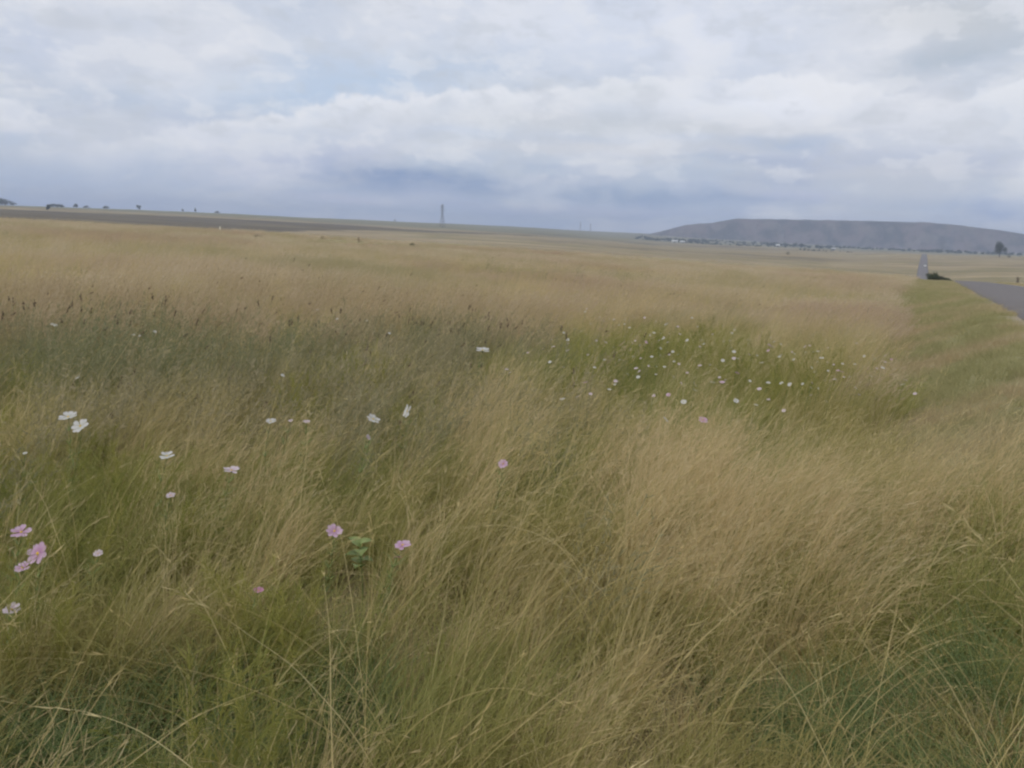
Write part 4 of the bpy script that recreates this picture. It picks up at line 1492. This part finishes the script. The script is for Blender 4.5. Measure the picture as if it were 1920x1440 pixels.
def on_land(px, py):
    p = hit(px, py)
    return Vector((p.x, p.y, hz(p.x, p.y)))


# the dark bush at the crest beside the road
p = on_land(1760, 519)
if math.hypot(p.x, p.y) > 230:
    p = at_dist(1760, 519, 165)
make_shrub("bush", p, px_size(p, 40), px_size(p, 18), "dark green rounded bush on the verge where the road drops away", 31, M_BUSH, 3200, None, None, 0.25)
print("bush", p, px_size(p, 40))

p = at_dist(1875, 474, 1250)
make_tree("roadside_tree", p, px_size(p, 27), px_size(p, 19), "large dark tree standing alone in front of the hill at right", 41, n=5000, leaf=px_size(p, 19) * .026)
print("tree", p, px_size(p, 27))
p2 = at_dist(1892, 475, 1230)
make_shrub("low_bush", p2, px_size(p2, 9), px_size(p2, 7), "small dark bush at the foot of the large lone tree", 42, M_TREE, 500)
p = on_land(1477, 478)
make_shrub("low_bush", p, px_size(p, 9), px_size(p, 8), "single dark bush out in the pale far field below the hill", 43, M_BUSH, 500)
for i, (px, py, w, h, lb) in enumerate([
        (480, 447, 28, 6, "low brown mound of scrub on the field crest, widest and leftmost"),
        (553, 448, 14, 4, "small faint brown scrub on the field crest between two larger ones"),
        (606, 449, 16, 7, "brown scrub on the field crest with a slanting right side"),
        (673, 453, 12, 8, "tall narrow brown scrub on the field crest left of the pylon"),
        (776, 462, 26, 6, "long low greenish scrub on the field crest under the pylon"),
        (1664, 514, 14, 5, "small reddish brown scrub in pale grass left of the far road")]):
    q = on_land(px, py + 2)
    if math.hypot(q.x, q.y) > 260:
        q = at_dist(px, py, 150)
    make_shrub("scrub", q, px_size(q, w), px_size(q, h) * 1.2 + 0.25, lb, 60 + i, M_DRYB if i != 4 else M_BUSH, 700, None, "scrub along the field crest")

# skyline trees and bushes at left
SKY = [(12, 384, 30, 11, "broad grey green clump of trees at the far left of the skyline"),
       (90, 396, 9, 11, "small dark tree standing below the skyline at the edge of the dark field"),
       (108, 388, 26, 6, "low flat clump of bushes on the skyline just right of the small dark tree"),
       (143, 388, 9, 7, "rounded bush on the skyline at the right end of the flat clump"),
       (163, 391, 11, 4, "low bush on the skyline after the flat clump"),
       (201, 392, 13, 5, "flat low bush on the skyline midway to the lone upright tree"),
       (261, 394, 8, 9, "lone upright tree on the left skyline with bare land beside it"),
       (367, 400, 6, 8, "small dark upright tree on the skyline, last one before bare horizon"),
       (343, 399, 5, 5, "faint thin tree on the skyline left of the last upright one"),
       (408, 403, 11, 4, "very low bush on the skyline right of the last upright tree"),
       (740, 414, 6, 4, "tiny bush on the far horizon left of the pylon")]


def skyline(px, r0=900, r1=2600):
    """the land's own horizon in the direction of a column"""
    d = ray(px, 400)
    q = math.hypot(d.x, d.y)
    rr = np.linspace(r0, r1, 400)
    X, Y = d.x / q * rr, d.y / q * rr
    e = (height(X, Y) - EYE) / rr
    k = int(np.argmax(e))
    return Vector((X[k], Y[k], height(X, Y)[k]))


for i, (px, py, w, h, lb) in enumerate(SKY):
    q = skyline(px) if i != 1 else at_dist(px, py, 1060)
    W_, H_ = px_size(q, w) * .9, px_size(q, h) * .85
    if h / w > .7:
        make_tree("skyline_tree", q, H_ * 1.15, W_, lb, 80 + i, group="trees and bushes on the skyline", n=420, leaf=W_ * .09)
    else:
        make_shrub("skyline_bush", q, W_ * 1.2, H_ * 1.35, lb, 80 + i, M_TREE, 800, W_ * .035, "trees and bushes on the skyline")


# belts of far trees at the foot of the hill
def build_tree_belts():
    rs = np.random.RandomState(77)
    Vs, n0 = [], 0
    spans = [(1190, 1330, 2250, 34, 6, 11), (1290, 1480, 2500, 40, 5, 9), (1440, 1560, 2350, 30, 6, 12), (1540, 1700, 2500, 34, 4, 8), (1690, 1990, 2350, 66, 5, 11), (1300, 1420, 1900, 22, 2, 4),
             (1500, 1600, 1700, 22, 2, 3.5), (1190, 1990, 2600, 120, 3, 8), (1190, 1480, 2150, 70, 2, 5)]
    for a, b_, r, n, h0, h1 in spans:
        for k in range(int(n * 1.6)):
            px = a + (b_ - a) * rs.rand()
            q = at_dist(px, 450, r + (rs.rand() - .5) * 260)
            h = (h0 + (h1 - h0) * rs.rand() ** 2) * .85
            w = h * (.8 + .8 * rs.rand())
            m_ = 90
            d = rs.randn(m_, 3)
            d /= np.linalg.norm(d, axis=1, keepdims=True)
            c = np.array(q) + np.array((0, 0, h * .52)) + d * (rs.rand(m_, 1) ** .4) * np.array((w * .5, w * .5, h * .5)) * (.7 + .6 * rs.rand(m_, 1))
            s1 = rs.randn(m_, 3)
            s1 /= np.linalg.norm(s1, axis=1, keepdims=True)
            s2 = np.cross(s1, rs.randn(m_, 3))
            s2 /= np.linalg.norm(s2, axis=1, keepdims=True)
            sz = w * .12
            Vs.append(np.stack([c - s1 * sz, c + s2 * sz, c + s1 * sz, c - s2 * sz], 1).reshape(-1, 3))
    V = np.concatenate(Vs)
    o = link(bpy.data.objects.new("distant_trees", mesh_np("distant_trees", V, np.arange(len(V)).reshape(-1, 4), [M_TREE])))
    tag(o, "hazy belts of trees along the foot of the flat topped hill", "trees", kind="stuff")


build_tree_belts()


# ----------------------------------------------------------------------------
# SMALL BUILT THINGS FAR AWAY
# ----------------------------------------------------------------------------
def box(V, Q, x0, x1, y0, y1, z0, z1):
    o = len(V)
    V += [(x0, y0, z0), (x1, y0, z0), (x1, y1, z0), (x0, y1, z0), (x0, y0, z1), (x1, y0, z1), (x1, y1, z1), (x0, y1, z1)]
    Q += [tuple(o + i for i in f) for f in ((0, 3, 2, 1), (4, 5, 6, 7), (0, 1, 5, 4), (1, 2, 6, 5), (2, 3, 7, 6), (3, 0, 4, 7))]


def part(name, V, Q, mat, parent, smooth=False):
    by = {}
    for f in Q:
        by.setdefault(len(f), []).append(f)
    o = bpy.data.objects.new(name, mesh_np(name, np.array(V), [np.array(v) for v in by.values()], [mat], smooth=smooth))
    return link(o, parent)


M_STEEL = plain_mat("galvanised_steel", C(.16, .16, .17), 0.6, 0.4, 0.15, 0.5)
M_WALL = plain_mat("pale_wall", C(.52, .49, .44), 0.9, 0.1, 0.08, 0.3)
M_SHEET = plain_mat("white_roof_sheet", C(.60, .60, .58), 0.5, 0.3, 0.05, 0.3)
M_DARKW = plain_mat("dark_opening", C(.04, .045, .05), 0.3, 0.5, 0.1, 1)
M_PAINT = plain_mat("white_car_paint", C(.80, .80, .78), 0.3, 0.5, 0.03, 1)
M_RUBBER = plain_mat("rubber", C(.03, .03, .03), 0.8, 0.2, 0.1, 20)
M_GLASS = plain_mat("dark_glass", C(.03, .035, .04), 0.1, 0.6, 0.05, 1)
M_POST = plain_mat("pale_post", C(.62, .58, .48), 0.8, 0.2, 0.15, 15)


def beam(V, Q, a, b_, t):
    v, q = tube([Vector(a), Vector(b_)], [t, t], 4)
    o = len(V)
    V += v
    Q += [tuple(i + o for i in f) for f in q]


def pylon(loc, H, rz, label, thick):
    t = empty("power_pylon", loc, rz)
    tag(t, label, "pylon", "power pylons on the horizon")
    hw = lambda z: (0.105 - 0.080 * min(z / (0.62 * H), 1.0)) * H if z < .62 * H else (0.025 - 0.010 * (z - .62 * H) / (.38 * H)) * H
    levels = [0, .16, .30, .42, .53, .62, .70, .78, .86, .94, 1.0]
    for sx, sy in ((-1, -1), (1, -1), (1, 1), (-1, 1)):
        V, Q = [], []
        for a, b_ in zip(levels[:-1], levels[1:]):
            beam(V, Q, (sx * hw(a * H), sy * hw(a * H), a * H), (sx * hw(b_ * H), sy * hw(b_ * H), b_ * H), thick)
        part("leg", V, Q, M_STEEL, t)
    V, Q = [], []
    cs = ((-1, -1), (1, -1), (1, 1), (-1, 1))
    for a, b_ in zip(levels[:-1], levels[1:]):
        for k in range(4):
            c0, c1 = cs[k], cs[(k + 1) % 4]
            wa, wb = hw(a * H), hw(b_ * H)
            beam(V, Q, (c0[0] * wa, c0[1] * wa, a * H), (c1[0] * wb, c1[1] * wb, b_ * H), thick * .6)
            beam(V, Q, (c1[0] * wa, c1[1] * wa, a * H), (c0[0] * wb, c0[1] * wb, b_ * H), thick * .6)
    part("lattice_bracing", V, Q, M_STEEL, t)
    for z, L in ((.72, .13), (.84, .11), (.95, .085)):
        V, Q = [], []
        w = hw(z * H)
        for s in (-1, 1):
            for sy in (-1, 1):
                beam(V, Q, (s * w, sy * w, z * H), (s * L * H, 0, z * H + .01 * H), thick * .8)
                beam(V, Q, (s * w, sy * w, (z + .045) * H), (s * L * H, 0, z * H + .01 * H), thick * .8)
        arm = part("cross_arm", V, Q, M_STEEL, t)
        for s in (-1, 1):
            V, Q = [], []
            beam(V, Q, (s * L * H * .97, 0, z * H), (s * L * H * .97, 0, z * H - .06 * H), thick * .9)
            part("insulator", V, Q, M_STEEL, arm)


q = at_dist(829, 425, 1500)
top_e = az_el(828, 383)[1]
pylon(q, 1500 * math.tan(top_e * D2R) + EYE - q.z, 0.75, "tall lattice steel pylon rising above the horizon, the nearest one", .20)
for px, H, r, lb in [(1088, 34, 3000, "faint tiny pylon on the far horizon, left one of the close pair near the hill"),
                     (1107, 30, 3050, "faint tiny pylon on the far horizon, right one of the close pair near the hill")]:
    pylon(at_dist(px, 430, r), H, 0.9, lb, .15)


def shed(loc, L, W, H, rz, label, name="farm_shed"):
    t = empty(name, loc, rz)
    tag(t, label, "building", "white roofed buildings below the hill")
    V, Q = [], []
    box(V, Q, -L / 2, L / 2, -W / 2, W / 2, -1.5, H)
    part("wall", V, Q, M_WALL, t)
    V = [(-L / 2 - .4, -W / 2 - .5, H + .02), (L / 2 + .4, -W / 2 - .5, H + .02), (L / 2 + .4, 0, H + W * .28), (-L / 2 - .4, 0, H + W * .28), (-L / 2 - .4, W / 2 + .5, H + .02), (L / 2 + .4, W / 2 + .5, H + .02)]
    part("roof", V, [(0, 1, 2, 3), (3, 2, 5, 4), (0, 3, 4), (1, 5, 2)], M_SHEET, t)
    V, Q = [], []
    box(V, Q, -1.6, 1.6, -W / 2 - .06, -W / 2 + .05, -.3, H * .75)
    part("door", V, Q, M_DARKW, t)
    for s in (-1, 1):
        V, Q = [], []
        box(V, Q, s * L * .3 - 1.1, s * L * .3 + 1.1, -W / 2 - .06, -W / 2 + .05, H * .35, H * .75)
        part("window", V, Q, M_DARKW, t)


q = at_dist(1265, 450, 1980)
shed(q, 14, 9, 3.5, -.3, "white roofed shed among dark trees left of the hill, left one of two")
q = at_dist(1280, 450, 1960)
shed(q, 11, 8, 3.2, -.25, "white roofed shed among dark trees left of the hill, right one of two")
q = at_dist(1459, 455, 2050)
shed(q, 9, 8, 5.0, -.4, "small pale house beside dark trees below the middle of the hill", "farmhouse")
q = at_dist(1564, 460, 1950)
shed(q, 8, 6, 3.6, -.45, "tiny white hut standing clear of trees below the hill", "hut")


def car(loc, rz):
    t = empty("car", loc, rz)
    tag(t, "tiny white car far off on the straight grey road", "car")
    prof = [(-2.1, .35), (-2.12, .8), (-1.95, 1.0), (-1.3, 1.05), (-.75, 1.48), (.9, 1.5), (1.55, 1.08), (2.0, 1.0), (2.1, .6), (2.05, .35)]
    V, Q = [], []
    n = len(prof)
    for s in (-1, 1):
        for y, z in prof:
            V.append((s * (.86 if z < 1.2 else .68), y, z))
    for i in range(n):
        j = (i + 1) % n
        Q.append((i, j, n + j, n + i))
    body = part("body", V, Q + [tuple(range(n))[::-1], tuple(range(n, 2 * n))], M_PAINT, t)
    V, Q = [], []
    V = [(-.66, -1.27, 1.09), (.66, -1.27, 1.09), (.58, -.80, 1.47), (-.58, -.80, 1.47)]
    part("windscreen", V, [(0, 1, 2, 3)], M_GLASS, t)
    V = [(-.66, 1.50, 1.13), (.66, 1.50, 1.13), (.58, .95, 1.49), (-.58, .95, 1.49)]
    part("rear_window", V, [(0, 3, 2, 1)], M_GLASS, t)
    for s in (-1, 1):
        V = [(s * .86, -1.15, 1.10), (s * .86, 1.35, 1.10), (s * .70, .85, 1.44), (s * .70, -.70, 1.44)]
        part("side_window", V, [(0, 1, 2, 3)], M_GLASS, t)
        V, Q = [], []
        box(V, Q, s * .62 - .14, s * .62 + .14, -2.16, -2.08, .62, .78)
        part("headlight", V, Q, M_SHEET, t)
        for y in (-1.3, 1.3):
            v, q = tube([Vector((s * .72, y, .32)), Vector((s * .90, y, .32))], [.32, .32], 12)
            part("wheel", v, q + [tuple(range(12))[::-1], tuple(range(12, 24))], M_RUBBER, t)


q = hit(1733, 500)
cyy = min(max(q.y, 470.0), 900.0)
dxr = (float(road_x(cyy + 5)) - float(road_x(cyy - 5))) / 10.0
cxx = float(road_x(cyy)) + 1.6
car(Vector((cxx, cyy, float(road_z(cyy)) + 0.07)), -math.atan(dxr))
print("car at", cxx, cyy)


def post(px, py, h_px, label, mat, w):
    q = on_land(px, py)
    r = math.hypot(q.x, q.y)
    if r > 240:
        q = at_dist(px, py, 140)
    h = max(px_size(q, h_px) + .45, .9)
    t = empty("marker_post", q)
    tag(t, label, "post")
    V, Q = [], []
    box(V, Q, -w, w, -w, w, -.2, h)
    part("shaft", V, Q, mat, t)
    V, Q = [], []
    box(V, Q, -w * 1.25, w * 1.25, -w * 1.25, w * 1.25, h + .002, h + .06)
    part("cap", V, Q, mat, t)


post(413, 432, 6, "short pale post standing on the crest of the field at left", M_POST, .10)

# dry upright shrub at the right edge beyond the road
q = on_land(1912, 506)
if math.hypot(q.x, q.y) > 700:
    q = at_dist(1912, 506, 420)
make_tree("sapling", q, px_size(q, 20), px_size(q, 7), "thin brown leafless looking sapling beyond the road at the right edge", 91, n=160, leaf=px_size(q, .9), mat=M_DRYB)

# ----------------------------------------------------------------------------
# HAZE
# ----------------------------------------------------------------------------
hm = bpy.data.materials.new("haze")
hm.use_nodes = True
hb = NB(hm.node_tree)
hm.node_tree.nodes.clear()
pv = hb.node('ShaderNodeVolumePrincipled')
pv.inputs['Color'].default_value = (0.69, 0.79, 1.0, 1)
pv.inputs['Density'].default_value = 0.00022
pv.inputs['Anisotropy'].default_value = 0.0
ho = hb.node('ShaderNodeOutputMaterial')
hm.node_tree.links.new(pv.outputs[0], ho.inputs['Volume'])
V, Q = [], []
box(V, Q, -7200, 7200, -7200, 7200, -60, 110)
hz_o = link(bpy.data.objects.new("haze", mesh_np("haze", np.array(V), np.array(Q), [hm])))
tag(hz_o, "thin blue haze over the far land", "haze", kind="stuff")
